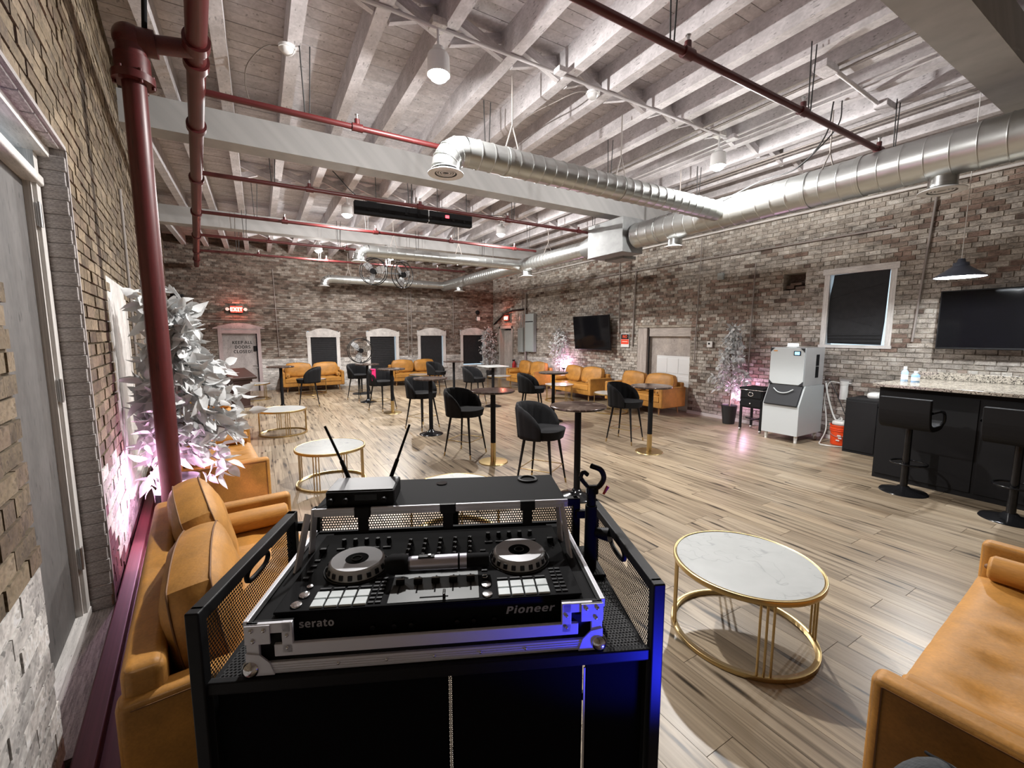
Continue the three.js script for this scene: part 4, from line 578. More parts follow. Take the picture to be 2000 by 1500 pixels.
// ---------- bar ----------
{
  const b = thing('bar_counter', 'black bar counter with pale granite top', 'bar');
  part(b, 'body', bx(0.9, 1.16, 3.6, 7.15, 0.58, -0.47), M.blackTex); part(b, 'counter_top', boxUV(rb(1.3, 0.04, 3.75, 0.006, 7.25, 1.185, -0.44)), M.granite, 'pale speckled granite slab'); part(b, 'backsplash', boxUV(rb(0.03, 0.1, 3.5, 0.005, 7.88, 1.255, -0.5)), M.granite);
  for (let k = 0; k < 4; k++) part(b, 'front_panel', rb(0.012, 1.04, 0.86, 0.004, 6.695, 0.58, -1.82 + k * 0.89), M.blackTex);
  const c = thing('side_cabinet', 'small black cabinet between bar and orange bucket', 'cabinet', [8.05, 0, -2.83]); part(c, 'body', rb(0.55, 0.84, 0.42, 0.008, 0, 0.42, 0), M.blackTex); part(c, 'door', rb(0.012, 0.76, 0.38, 0.004, -0.28, 0.42, 0), M.black); part(c, 'plastic_bag', pillow(0.25, 0.1, 0.2).translate(0.05, 0.88, 0.05), M.plasticWhite);
  for (const [x, z, h, r, label, m2] of [[7.175, -2.19, 0.18, 0.036, 'taller clear blue spray bottle on the bar counter', std([0.45, 0.62, 0.85], 0.2)], [7.17, -2.08, 0.13, 0.042, 'shorter blue bottle with white cap on the bar counter', std([0.30, 0.50, 0.80], 0.2)]]) { const o = thing('bottle', label, 'bottle', [x, 1.205, z]); part(o, 'body', lathe([[0, 0], [r, 0], [r, h * 0.7], [r * 0.4, h * 0.86], [r * 0.4, h * 0.9], [0, h * 0.9]], 20), m2); part(o, 'cap', cyl(r * 0.5, r * 0.5, h * 0.2, 0, h * 0.88, 0, 16), M.plasticWhite); part(o, 'label', lathe([[r * 1.01, h * 0.15], [r * 1.01, h * 0.5]], 20), M.plasticWhite); }
  const st = (x, z, label) => {
    const s = thing('bar_stool', label, 'stool', [x, 0, z], Math.PI / 2, 'low backed swivel stools at the bar');
    part(s, 'foot', lathe([[0, 0.075], [0.05, 0.07], [0.07, 0.045], [0.21, 0.015], [0.22, 0]], 48), M.blackGloss); part(s, 'post', cyl(0.035, 0.03, 0.68, 0, 0.06, 0), M.blackGloss);
    part(s, 'foot_ring', [torus(0.16, 0.011, 0, 0.33, 0.08), rod([0, 0.33, 0.02], [0, 0.33, -0.08], 0.011)], M.blackGloss);
    const prof = [[0.22, 0.80], [0.16, 0.765], [0, 0.755], [-0.12, 0.765], [-0.19, 0.81], [-0.225, 0.92], [-0.24, 1.10]], sh = new THREE.CatmullRomCurve3(prof.map(([z0, y0]) => V3(0, y0, z0))).getPoints(24).map(p => [p.z, p.y]);
    const n = sh.map((p, i) => { const a = sh[Math.max(0, i - 1)], b2 = sh[Math.min(sh.length - 1, i + 1)], dx = b2[0] - a[0], dy = b2[1] - a[1], L = Math.hypot(dx, dy); return [p[0] + dy / L * 0.045, p[1] - dx / L * 0.045]; });
    part(s, 'shell', ext([...sh, ...n.reverse()], 0.43, 0.008).rotateY(-Math.PI / 2).translate(0.215, 0, 0), M.blackTex, 'black padded seat and low back');
    for (const e of [-1, 1]) part(s, 'arm', hose([[e * 0.225, 0.97, -0.2], [e * 0.25, 0.98, -0.05], [e * 0.25, 0.95, 0.08], [e * 0.24, 0.85, 0.14], [e * 0.22, 0.79, 0.12]], 0.016, 24, 8), M.blackGloss);
  };
  st(6.33, -1.84, 'black swivel stool at the end of the bar counter'); st(6.25, -1.0, 'black swivel stool farther along the bar front');
}
// ---------- ice machine corner ----------
{
  const o = thing('ice_machine', 'pale grey ice machine on slanted bin with dark flap', 'ice machine', [7.58, 0, -3.9], -Math.PI / 2);   // local z = towards the room, local x = world z
  const W = 0.58, side = [[0, 0.13], [-0.78, 0.13], [-0.78, 0.95], [-0.16, 0.95], [0, 0.62]];
  part(o, 'bin', ext(side.map(([z, y]) => [z, y]), W, 0.004).rotateY(-Math.PI / 2).translate(W / 2, 0, 0), M.iceWhite);
  const fl = part(o, 'flap', rb(0.54, 0.38, 0.04, 0.014).rotateX(-0.45).translate(0, 0.79, -0.058), M.iceDark, 'dark hinged bin flap'); part(fl, 'smile_handle', hose([[-0.16, 0.06, 0.03], [-0.08, 0.0, 0.032], [0, -0.018, 0.033], [0.08, 0.0, 0.032], [0.16, 0.06, 0.03]], 0.009, 24, 6).rotateX(-0.45).translate(0, 0.83, -0.058), M.iceWhite);
  part(o, 'head', rb(0.56, 0.64, 0.62, 0.01, 0, 1.275, -0.44), M.stainless); const fp = part(o, 'front_panel', rb(0.55, 0.62, 0.03, 0.012, 0, 1.275, -0.118), M.iceWhite);
  for (const x of [-1, 1]) for (const y of [-1, 1]) part(fp, 'corner_cap', ext([[0, 0], [-x * 0.07, 0], [0, -y * 0.07]], 0.006).translate(x * 0.275, 1.275 + y * 0.31, -0.103), M.iceDark);
  const d = part(fp, 'display', rb(0.11, 0.075, 0.008, 0.004, 0.16, 1.5, -0.1), M.black); part(d, 'screen', bx(0.075, 0.05, 0.003, 0.16, 1.5, -0.0945), new THREE.MeshStandardMaterial({ color: 0x102040, emissive: lin(0.25, 0.6, 1.0), emissiveIntensity: 2.2 }), 'blue lit display'); part(fp, 'badge', bx(0.06, 0.018, 0.003, -0.19, 1.535, -0.101), std([0.6, 0.25, 0.05], 0.5));
  for (const y of [1.38, 1.18]) part(o, 'side_vent', bx(0.006, 0.19, 0.1, 0.281, y, -0.52), M.blackMatte);
  for (const x of [-0.24, 0.24]) for (const z of [-0.07, -0.7]) part(o, 'foot', cyl(0.022, 0.028, 0.13, x, 0, z, 14), M.plasticWhite);
  const r = thing('lamp_box', 'small glowing white box on top of the ice machine', 'lamp', [7.85, 1.6, -3.9]); part(r, 'body', rb(0.1, 0.06, 0.14, 0.012, 0, 0.03, 0), new THREE.MeshStandardMaterial({ color: 0xffffff, emissive: lin(0.85, 0.95, 1), emissiveIntensity: 1.3 }), 'glowing white casing'); part(r, 'base', rb(0.12, 0.012, 0.16, 0.004, 0, 0.006, 0), M.plasticWhite);
  const c = thing('rolling_cart', 'black rolling cart with two drawers beside the ice machine', 'cart', [8.02, 0, -4.55], -Math.PI / 2);
  part(c, 'body', rb(0.42, 0.34, 0.4, 0.01, 0, 0.62, 0), M.black); part(c, 'top_tray', rb(0.46, 0.035, 0.44, 0.016, 0, 0.815, 0), M.blackMatte); part(c, 'trim', rb(0.462, 0.012, 0.442, 0.005, 0, 0.79, 0), M.chrome);
  for (const [y, h] of [[0.71, 0.14], [0.54, 0.13]]) { const dr = part(c, 'drawer', rb(0.38, h, 0.02, 0.008, 0, y, 0.205), M.blackMatte); part(dr, y > 0.6 ? 'label_holder' : 'knob', y > 0.6 ? torus(0.035, 0.006, 0, y, 0.218, false, 24, 6).scale(1.3, 1, 1) : sph(0.018, 0, y, 0.225, 12), M.chrome); }
  for (const x of [-0.19, 0.19]) for (const z of [-0.18, 0.18]) { const l = part(c, 'leg', bx(0.035, 0.42, 0.035, x, 0.26, z), M.black); part(l, 'caster', [cyl(0.028, 0.028, 0.022, 0, -0.011, 0, 16).rotateZ(Math.PI / 2).translate(x, 0.03, z)], M.steel); }
  part(c, 'lower_shelf', [bar([-0.19, 0.22, 0], [0.19, 0.22, 0], 0.02, 0.02), bar([0, 0.22, -0.18], [0, 0.22, 0.18], 0.02, 0.02)], M.black);
  const bu = thing('bucket', 'orange plastic bucket with white lid bag beside the ice machine', 'bucket', [8.2, 0, -3.24]);
  part(bu, 'body', lathe([[0, 0.004], [0.125, 0.004], [0.13, 0.01], [0.148, 0.31], [0.156, 0.315], [0.156, 0.335], [0.148, 0.335], [0.146, 0.33], [0.128, 0.015], [0, 0.015]], 36), M.orange); part(bu, 'rib', [torus(0.15, 0.005, 0, 0.27, 0), torus(0.148, 0.005, 0, 0.24, 0)], M.orange); part(bu, 'handle', hose([[0, 0.29, 0.155], [-0.08, 0.2, 0.13], [-0.15, 0.15, 0.03], [-0.12, 0.18, -0.09], [0, 0.29, -0.155]], 0.004, 30, 6), M.steel); part(bu, 'white_print', [[0.0, 0.09], [0.3, 0.13], [0.15, 0.17]].map(([a, y]) => rb(0.05, 0.02, 0.003, 0.001).rotateY(-Math.PI / 2).translate(-0.1425, y, 0.02 + a * 0.1)), M.plasticWhite); part(bu, 'lid_bag', pillow(0.24, 0.09, 0.24).translate(0, 0.36, 0), M.plasticWhite);
  onRight('water_filter', 'white cartridge water filter on the brick wall above the orange bucket', 'filter', -3.34, 0.72, f => { part(f, 'cartridge', lathe([[0, 0], [0.05, 0], [0.056, 0.01], [0.056, 0.25], [0, 0.25]], 24).translate(0, 0, 0.09), M.plasticWhite); part(f, 'cap', cyl(0.062, 0.062, 0.06, 0, 0.25, 0.09), M.plasticWhite); part(f, 'bracket', bx(0.16, 0.05, 0.06, 0, 0.32, 0.03), M.steel); part(f, 'fitting', rod([-0.1, 0.28, 0.09], [0.1, 0.28, 0.09], 0.012), M.plasticWhite); });
  const hz = (label, pts, r, m) => { const q = thing('water_hose', label, 'hose'); part(q, 'tube', hose(pts, r, 50, 8), m); part(q, 'fitting', sph(r * 1.6, ...pts[0], 10), M.steel); };
  hz('thick white drain hose curling from ice machine into bucket', [[8.35, 1.0, -3.58], [8.32, 0.7, -3.5], [8.3, 0.38, -3.36], [8.24, 0.44, -3.26], [8.2, 0.36, -3.24]], 0.014, M.hoseClear);
  hz('thin white hose from the filter to the ice machine', [[8.44, 1.0, -3.44], [8.4, 1.0, -3.54], [8.36, 0.8, -3.57], [8.36, 0.5, -3.58]], 0.008, M.hoseClear);
  hz('clear hose lying on the floor beside the bucket', [[8.36, 0.6, -3.56], [8.3, 0.2, -3.5], [8.05, 0.03, -3.46], [7.9, 0.012, -3.4], [7.93, 0.012, -3.2], [8.0, 0.012, -3.12]], 0.01, M.hoseClear);
  hz('black cord hanging behind the bucket', [[8.42, 1.05, -3.56], [8.4, 0.75, -3.4], [8.36, 0.45, -3.25], [8.33, 0.36, -3.2]], 0.007, M.wire);
}
// ---------- white trees ----------
function leafGeo(L, W, bend) {
  const pts = [[0, 0, 0]], rows = 4; const pos = [], idx = [];
  for (let i = 0; i <= rows; i++) { const t = i / rows, w = W * Math.pow(Math.sin(Math.PI * Math.pow(t, 0.75)), 0.9) * 0.5, y = L * t, z = -bend * t * t * L; pos.push(-w, y, z + w * 0.35, 0, y, z, w, y, z + w * 0.35); }
  for (let i = 0; i < rows; i++) { const a = i * 3; for (const k of [0, 1]) idx.push(a + k, a + k + 1, a + k + 4, a + k, a + k + 4, a + k + 3); }
  const g = new THREE.BufferGeometry(); g.setAttribute('position', new THREE.Float32BufferAttribute(pos, 3)); g.setIndex(idx); g.computeVertexNormals(); return g;
}
const leafKinds = [leafGeo(0.115, 0.062, 0.25), leafGeo(0.10, 0.056, 0.5), leafGeo(0.13, 0.06, 0.1)];
function tree(label, [x, z], o) {
  const t = thing('artificial_tree', label, 'tree', [x, 0, z]); rnd = mulberry(o.seed);
  const P = part(t, 'pot', lathe([[0, 0], [o.pr * 0.72, 0], [o.pr * 0.75, 0.01], [o.pr, o.ph], [o.pr * 0.93, o.ph], [o.pr * 0.9, o.ph - 0.04], [0, o.ph - 0.04]], 32), o.pot || M.potBlack, o.potLabel); void P;
  const trunk = [[0, o.ph - 0.06, 0], [0.02, lerp(o.ph, o.y1, 0.3), 0.01], [-0.01, lerp(o.ph, o.y1, 0.6), -0.02], [o.lean || 0, o.y1 - 0.12, 0]];
  part(t, 'trunk', hose(trunk, 0.016, 24, 8), M.bark); const curve = new THREE.CatmullRomCurve3(trunk.map(p => V3(...p)));
  const tw = [], leaves = [];
  for (let b = 0; b < o.nb; b++) {
    const f = (b + 0.5) / o.nb, base = curve.getPoint(0.15 + 0.8 * f), a = b * 2.4 + R(-0.4, 0.4), prof = o.cone ? (0.72 + 0.4 * Math.sin(Math.PI * Math.min(1, f * 1.6))) * (1 - 0.86 * Math.pow(f, 1.25)) : Math.pow(Math.sin(Math.PI * Math.min(1, (0.10 + f * 0.88))), 0.55) * (f > 0.75 ? 1 - (f - 0.75) * 2.2 : 1);
    const r = o.r * Math.max(0.14, prof) * R(0.72, 1.05), yEnd = lerp(o.y0, o.y1, Math.min(1, f * 0.98 + 0.02)) + R(-0.08, 0.08);
    const e = V3(Math.cos(a) * r * o.sx + (o.ox || 0) * Math.sin(Math.PI * f), yEnd, Math.sin(a) * r * o.sz); if (o.clip) o.clip(e, x, z);
    const mid = base.clone().lerp(e, 0.5); mid.y += 0.1; const c2 = new THREE.QuadraticBezierCurve3(base, mid, e); tw.push(new THREE.TubeGeometry(c2, 8, 0.005, 4));
    for (let k = 0; k < o.nl; k++) { const q = c2.getPoint(0.35 + 0.68 * Math.pow(rnd(), 0.7)); leaves.push([V3(q.x + R(-1, 1) * 0.09 * o.ls, q.y + R(-1, 0.8) * 0.10 * o.ls, q.z + R(-1, 1) * 0.09 * o.ls), a]); }
  }
  part(t, 'branches', tw, M.bark);
  const rest = []; const up = V3(0, 1, 0);
  leaves.forEach(([p, a], i) => {
    if (o.clip) o.clip(p, x, z, 0.02);
    const d = V3(p.x * 1.2 + R(-0.35, 0.35), R(-0.75, 0.35), p.z * 1.2 + R(-0.35, 0.35)).normalize(), q = new THREE.Quaternion().setFromUnitVectors(up, d).multiply(new THREE.Quaternion().setFromAxisAngle(up, R(0, 6.28))), s = R(0.75, 1.25) * o.ls;
    if (i < o.parts) { const m = part(t, 'leaf', leafKinds[i % 3], M.leaf); m.position.copy(p); m.quaternion.copy(q); m.scale.setScalar(s); }
    else rest.push(leafKinds[i % 3].clone().scale(s, s, s).applyQuaternion(q).translate(p.x, p.y, p.z));
  });
  if (rest.length) { const m = part(t, 'foliage', rest, M.leaf); m.userData.kind = 'stuff'; }
  return t;
}
const greyPot = std([0.30, 0.29, 0.31], 0.6);
tree('large white leaved artificial tree behind the red riser pipe, lit pink from below', [-0.65, -4.42], { seed: 5, pr: 0.15, ph: 0.62, pot: greyPot, potLabel: 'tall grey tapered planter', y0: 0.72, y1: 2.08, r: 0.42, sx: 1.0, sz: 0.5, cone: true, nb: 50, nl: 27, ls: 1.12, parts: 300, lean: 0.08, ox: 0.10, clip: (e, x, z, m = 0.03) => { const wx = WX(e.z + z) + 0.11 + m; if (e.x + x < wx) e.x = wx - x + 0.02; const dx = e.x + x + 0.64, dz = e.z + z + 4.05; if (e.z + z > -4.16) e.z = -4.16 - z; } });
tree('white leaved artificial tree in black pot beside the rolling cart', [8.22, -5.22], { seed: 9, pr: 0.15, ph: 0.38, y0: 0.62, y1: 1.98, r: 0.40, sx: 0.55, sz: 0.95, cone: true, nb: 36, nl: 22, ls: 0.9, parts: 150, clip: (e, x) => { if (e.x + x > 8.41) e.x = 8.41 - x; } });
tree('white leaved artificial tree in the far corner beside the fourth window', [8.16, -15.75], { seed: 12, pr: 0.14, ph: 0.35, y0: 0.5, y1: 2.1, r: 0.42, sx: 0.9, sz: 0.6, nb: 26, nl: 18, ls: 0.9, parts: 0, clip: (e, x, z) => { if (e.x + x > 8.40) e.x = 8.40 - x; if (e.z + z < -15.94) e.z = -15.94 - z; } });
tree('white leaved artificial tree between two right wall sofas, pink lit against the bricks', [8.28, -11.12], { seed: 15, pr: 0.13, ph: 0.4, y0: 1.0, y1: 2.02, r: 0.5, sx: 0.35, sz: 1.0, nb: 26, nl: 16, ls: 0.85, parts: 0, clip: (e, x) => { if (e.x + x > 8.41) e.x = 8.41 - x; } });
function uplight(pos, to, cd, label) { const u = thing('uplight', label, 'light', pos, 0, 'pink uplights under the trees'); part(u, 'body', cyl(0.05, 0.045, 0.06, 0, -0.09, 0, 20), M.black); part(u, 'stake', cyl(0.01, 0.01, 0.16, 0, -0.24, 0, 8), M.black); part(u, 'glowing_lens', lathe([[0, 0.012], [0.03, 0.008], [0.045, -0.01], [0.045, -0.03], [0, -0.03]], 20), new THREE.MeshStandardMaterial({ color: 0xffffff, emissive: lin(1, 0.6, 1), emissiveIntensity: 18 }), 'pink white glowing lens'); const l = new THREE.PointLight(lin(1, 0.55, 0.86), cd, 0, 2); l.position.set(0, 0.03, 0); l.castShadow = true; l.shadow.radius = 2; u.add(l); }
uplight([-0.72, 0.60, -4.18], 0, 2.4, 'small pink uplight in the planter behind the red riser pipe');
uplight([8.33, 0.52, -5.02], 0, 1.7, 'small pink uplight in the black pot beside the rolling cart');
uplight([8.40, 0.80, -11.02], 0, 2.6, 'small pink uplight behind the right wall sofas');
// ---------- lectern ----------
{ const l = thing('lectern', 'dark brown slant topped lectern near the lettered door', 'lectern', [-0.5, 0, -12.6], 0.5), m = std([0.045, 0.022, 0.018], 0.4); part(l, 'column', ext([[-0.16, 0.03], [0.16, 0.03], [0.2, 0.7], [-0.2, 0.7]], 0.34).translate(0, 0, -0.17), m); part(l, 'slanted_top', rb(0.62, 0.06, 0.6, 0.01).rotateX(0.35).translate(0, 0.84, 0), m); part(l, 'neck', bx(0.46, 0.16, 0.4, 0, 0.72, 0), m); part(l, 'plinth', rb(0.44, 0.04, 0.42, 0.008, 0, 0.02, 0), m); }
// ---------- disc jockey stand and gear: local x along the front, -z away ----------
const DJ = [-0.143, 0, -1.018], DT = -24.4 * Math.PI / 180;
const perfPlane = (w, h) => { const g = new THREE.PlaneGeometry(w, h), u = g.attributes.uv, p = g.attributes.position; for (let i = 0; i < u.count; i++) u.setXY(i, p.getX(i) / 0.036, p.getY(i) / 0.036); return g; };
{
  const b = thing('equipment_stand', 'black equipment stand with perforated side panels and fabric front', 'stand', DJ, DT);
  const U0 = -0.05, U1 = 1.01, V0 = 0.08, V1 = 0.62, TOP = 1.2, SH = 1.022;
  part(b, 'shelf', [rb(U1 - U0 - 0.03, 0.03, V1 - V0, 0.004, (U0 + U1) / 2, SH - 0.018, -(V0 + V1) / 2)], M.blackTex); const sm = part(b, 'shelf_mesh', perfPlane(U1 - U0 - 0.06, V1 - V0 - 0.03).rotateX(-Math.PI / 2).translate((U0 + U1) / 2, SH, -(V0 + V1) / 2), M.perf);
  part(b, 'front_rail', rb(U1 - U0 - 0.02, 0.03, 0.02, 0.004, (U0 + U1) / 2, SH - 0.012, -V0 - 0.004), M.black);
  for (const u of [U0, U1]) {
    const sp = part(b, 'side_frame', [rb(0.03, TOP, 0.03, 0.004, u, TOP / 2, -V0), rb(0.03, TOP, 0.03, 0.004, u, TOP / 2, -V1 + 0.015), rb(0.03, 0.03, V1 - V0, 0.004, u, TOP - 0.015, -(V0 + V1) / 2), rb(0.03, 0.03, V1 - V0, 0.004, u, 0.1, -(V0 + V1) / 2)], M.black, 'black square tube side frame');
    const vm = (V0 + V1) / 2 + 0.01, hl = 0.085, hy = TOP - 0.055, mesh = (v0, v1, y0, y1) => perfPlane(v1 - v0, y1 - y0).rotateY(Math.PI / 2).translate(u, (y0 + y1) / 2, -(v0 + v1) / 2);
    part(sp, 'perforated_panel', [mesh(V0 + 0.01, V1 - 0.02, 0.12, hy - 0.024), mesh(V0 + 0.01, vm - hl, hy - 0.024, TOP - 0.02), mesh(vm + hl, V1 - 0.02, hy - 0.024, TOP - 0.02)], M.perf, 'perforated black metal');
    const ov = []; for (let k = 0; k <= 24; k++) { const a = k / 24 * Math.PI * 2, c = Math.cos(a), s = Math.sin(a); ov.push([u, hy + 0.02 * s, -(vm + (hl - 0.022) * Math.sign(c) * Math.pow(Math.abs(c), 0.6))]); }
    part(sp, 'handle', hose(ov, 0.0075, 60, 6), M.black, 'oval grip opening');
    part(sp, 'lower_fabric', bx(0.008, 0.86, V1 - V0 - 0.04, u, 0.55, -(V0 + V1) / 2), M.fabricBlack);
  }
  const bp = part(b, 'back_frame', [rb(0.028, TOP, 0.028, 0.004, 0.02, TOP / 2, -V1 - 0.02), rb(0.028, TOP, 0.028, 0.004, 0.95, TOP / 2, -V1 - 0.02), rb(0.95, 0.028, 0.028, 0.004, 0.485, TOP - 0.014, -V1 - 0.02), rb(0.95, 0.028, 0.028, 0.004, 0.485, 0.08, -V1 - 0.02), rb(0.028, TOP, 0.024, 0.004, 0.5, TOP / 2, -V1 - 0.02)], M.black); part(bp, 'perforated_panel', perfPlane(0.92, 1.08).translate(0.485, 0.64, -V1 - 0.02), M.perf);
  for (const u of [-0.015, 0.98]) for (const y of [1.14, 0.4]) part(b, 'hinge_link', rb(0.07, 0.03, 0.02, 0.004, u, y, -V1 - 0.005), M.black);
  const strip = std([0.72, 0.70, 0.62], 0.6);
  for (const [u0, u1] of [[U0 + 0.02, 0.497], [0.505, 0.832], [0.84, U1 - 0.02]]) part(b, 'fabric_front', rb(u1 - u0, 0.94, 0.012, 0.003, (u0 + u1) / 2, 0.51, -0.105), M.fabricBlack, 'black cloth front panel'); for (const u of [0.501, 0.836]) part(b, 'gap_light_strip', bx(0.004, 0.94, 0.004, u, 0.5, -0.098), strip, 'thin pale strip painted as light through the gap between cloth panels');  // pale strips stand in for light coming through the cloth gaps
}
{ // flight case with sliding laptop platform
  const c = thing('flight_case', 'black flight case with aluminium edges and raised laptop platform', 'case', DJ, DT); const B = 1.0255, T1 = 1.15, u0 = 0.045, u1 = 0.876, v0 = 0.096, v1 = 0.56, z0 = -v0, z1 = -v1, zm = (z0 + z1) / 2, um = (u0 + u1) / 2;
  part(c, 'tray', [bx(u1 - u0, 0.03, v1 - v0, um, B + 0.015, zm), bx(0.012, T1 - B, v1 - v0, u0 + 0.006, (B + T1) / 2, zm), bx(0.012, T1 - B, v1 - v0, u1 - 0.006, (B + T1) / 2, zm), bx(u1 - u0, T1 - B, 0.012, um, (B + T1) / 2, z1 + 0.006), bx(0.1, T1 - B - 0.005, 0.012, u0 + 0.05, (B + T1) / 2, z0 - 0.006), bx(0.1, T1 - B - 0.005, 0.012, u1 - 0.05, (B + T1) / 2, z0 - 0.006), bx(u1 - u0, 0.066, 0.012, um, B + 0.033, z0 - 0.006)], M.blackTex);
  part(c, 'foam_lining', bx(0.05, 0.1, v1 - v0 - 0.03, u0 + 0.037, T1 - 0.055, zm), M.blackMatte); part(c, 'foam_lining', bx(0.045, 0.1, v1 - v0 - 0.03, u1 - 0.035, T1 - 0.055, zm), M.blackMatte);
  const e = 0.003; const A = (geo, l) => part(c, 'aluminium_edge', geo, M.alu, l);
  A([rb(u1 - u0, 0.028, 0.01, 0.002, um, B + 0.015, z0 + e), ...[0.006, 0.012, 0.018].map(k => bx(u1 - u0, 0.0015, 0.002, um, B + 0.004 + k, z0 + e + 0.0055))], 'ribbed aluminium bar'); A([rb(0.71, 0.03, 0.01, 0.002, um, B + 0.058, z0 + e)]);
  for (const s of [-1, 1]) { const ue = s < 0 ? u0 : u1; A(rb(0.028, T1 - B, 0.01, 0.002, ue - s * 0.014, (B + T1) / 2, z0 + e)); A(rb(0.024, 0.075, 0.01, 0.002, ue - s * 0.09, T1 - 0.037, z0 + e)); A(rb(0.1, 0.024, 0.01, 0.002, ue - s * 0.05, T1 - 0.012, z0 + e)); A([rb(0.012, 0.022, v1 - v0, 0.002, ue + s * 0.002, T1 - 0.008, zm), rb(0.012, 0.028, v1 - v0, 0.002, ue + s * 0.002, B + 0.014, zm)]);
    const pl = part(c, 'corner_plate', [rb(0.055, 0.045, 0.004, 0.001, ue - s * 0.027, T1 - 0.024, z0 + 0.010), ext([[0, 0], [0.06, 0], [0.05, 0.03], [0.03, 0.05], [0, 0.055]].map(([a, b]) => [-s * a, b]), 0.004).translate(ue, B + 0.002, z0 + 0.008)], M.alu); part(pl, 'ball_corner', sph(0.021, ue - s * 0.008, B + 0.018, z0 + 0.004, 20), M.chrome);
    for (const [du, dy] of [[0.015, 0.012], [0.042, 0.012], [0.018, 0.037]]) part(pl, 'rivet', sph(0.0055, ue - s * du, T1 - dy, z0 + 0.012, 10), M.chrome); for (const dy of [0.03, 0.06]) part(c, 'rivet', sph(0.0045, ue - s * 0.09, T1 - dy, z0 + 0.009, 8), M.chrome);
    // glide arms up to the platform
    part(c, 'platform_arm', [bar([ue - s * 0.022, 1.10, -0.30], [ue - s * 0.035, 1.275, -0.40], 0.006, 0.03), bar([ue - s * 0.03, 1.12, -0.42], [ue - s * 0.04, 1.275, -0.44], 0.006, 0.02)], M.alu, 'slanted aluminium support arm'); }
  for (let k = 0; k < 5; k++) part(c, 'rivet', sph(0.0045, u0 + 0.2 + k * 0.11, B + 0.017, z0 + 0.0085, 8), M.chrome);
  const p = part(c, 'platform', rb(0.755, 0.02, 0.245, 0.004, 0.477, 1.281, -0.517), M.platform, 'flat black laptop platform'); part(p, 'grommet', torus(0.03, 0.006, 0.76, 1.292, -0.59), M.black); part(p, 'grommet_hole', cyl(0.028, 0.028, 0.002, 0.76, 1.290, -0.59), M.blackMatte); part(p, 'button', cyl(0.018, 0.018, 0.004, 0.46, 1.290, -0.58), M.blackGloss);
  for (const [a, b] of [[0.1, 0.215], [0.262, 0.465], [0.512, 0.71], [0.755, 0.858]]) part(p, 'front_strip', [rb(b - a, 0.024, 0.008, 0.002, (a + b) / 2, 1.281, -0.393), bx(b - a, 0.0015, 0.002, (a + b) / 2, 1.276, -0.3885), bx(b - a, 0.0015, 0.002, (a + b) / 2, 1.286, -0.3885)], M.alu, 'ribbed aluminium front strip'); for (const u of [0.238, 0.488, 0.732]) part(p, 'strap', [rb(0.045, 0.03, 0.012, 0.002, u, 1.278, -0.393), bx(0.03, 0.06, 0.006, u, 1.245, -0.396)], M.black);
}
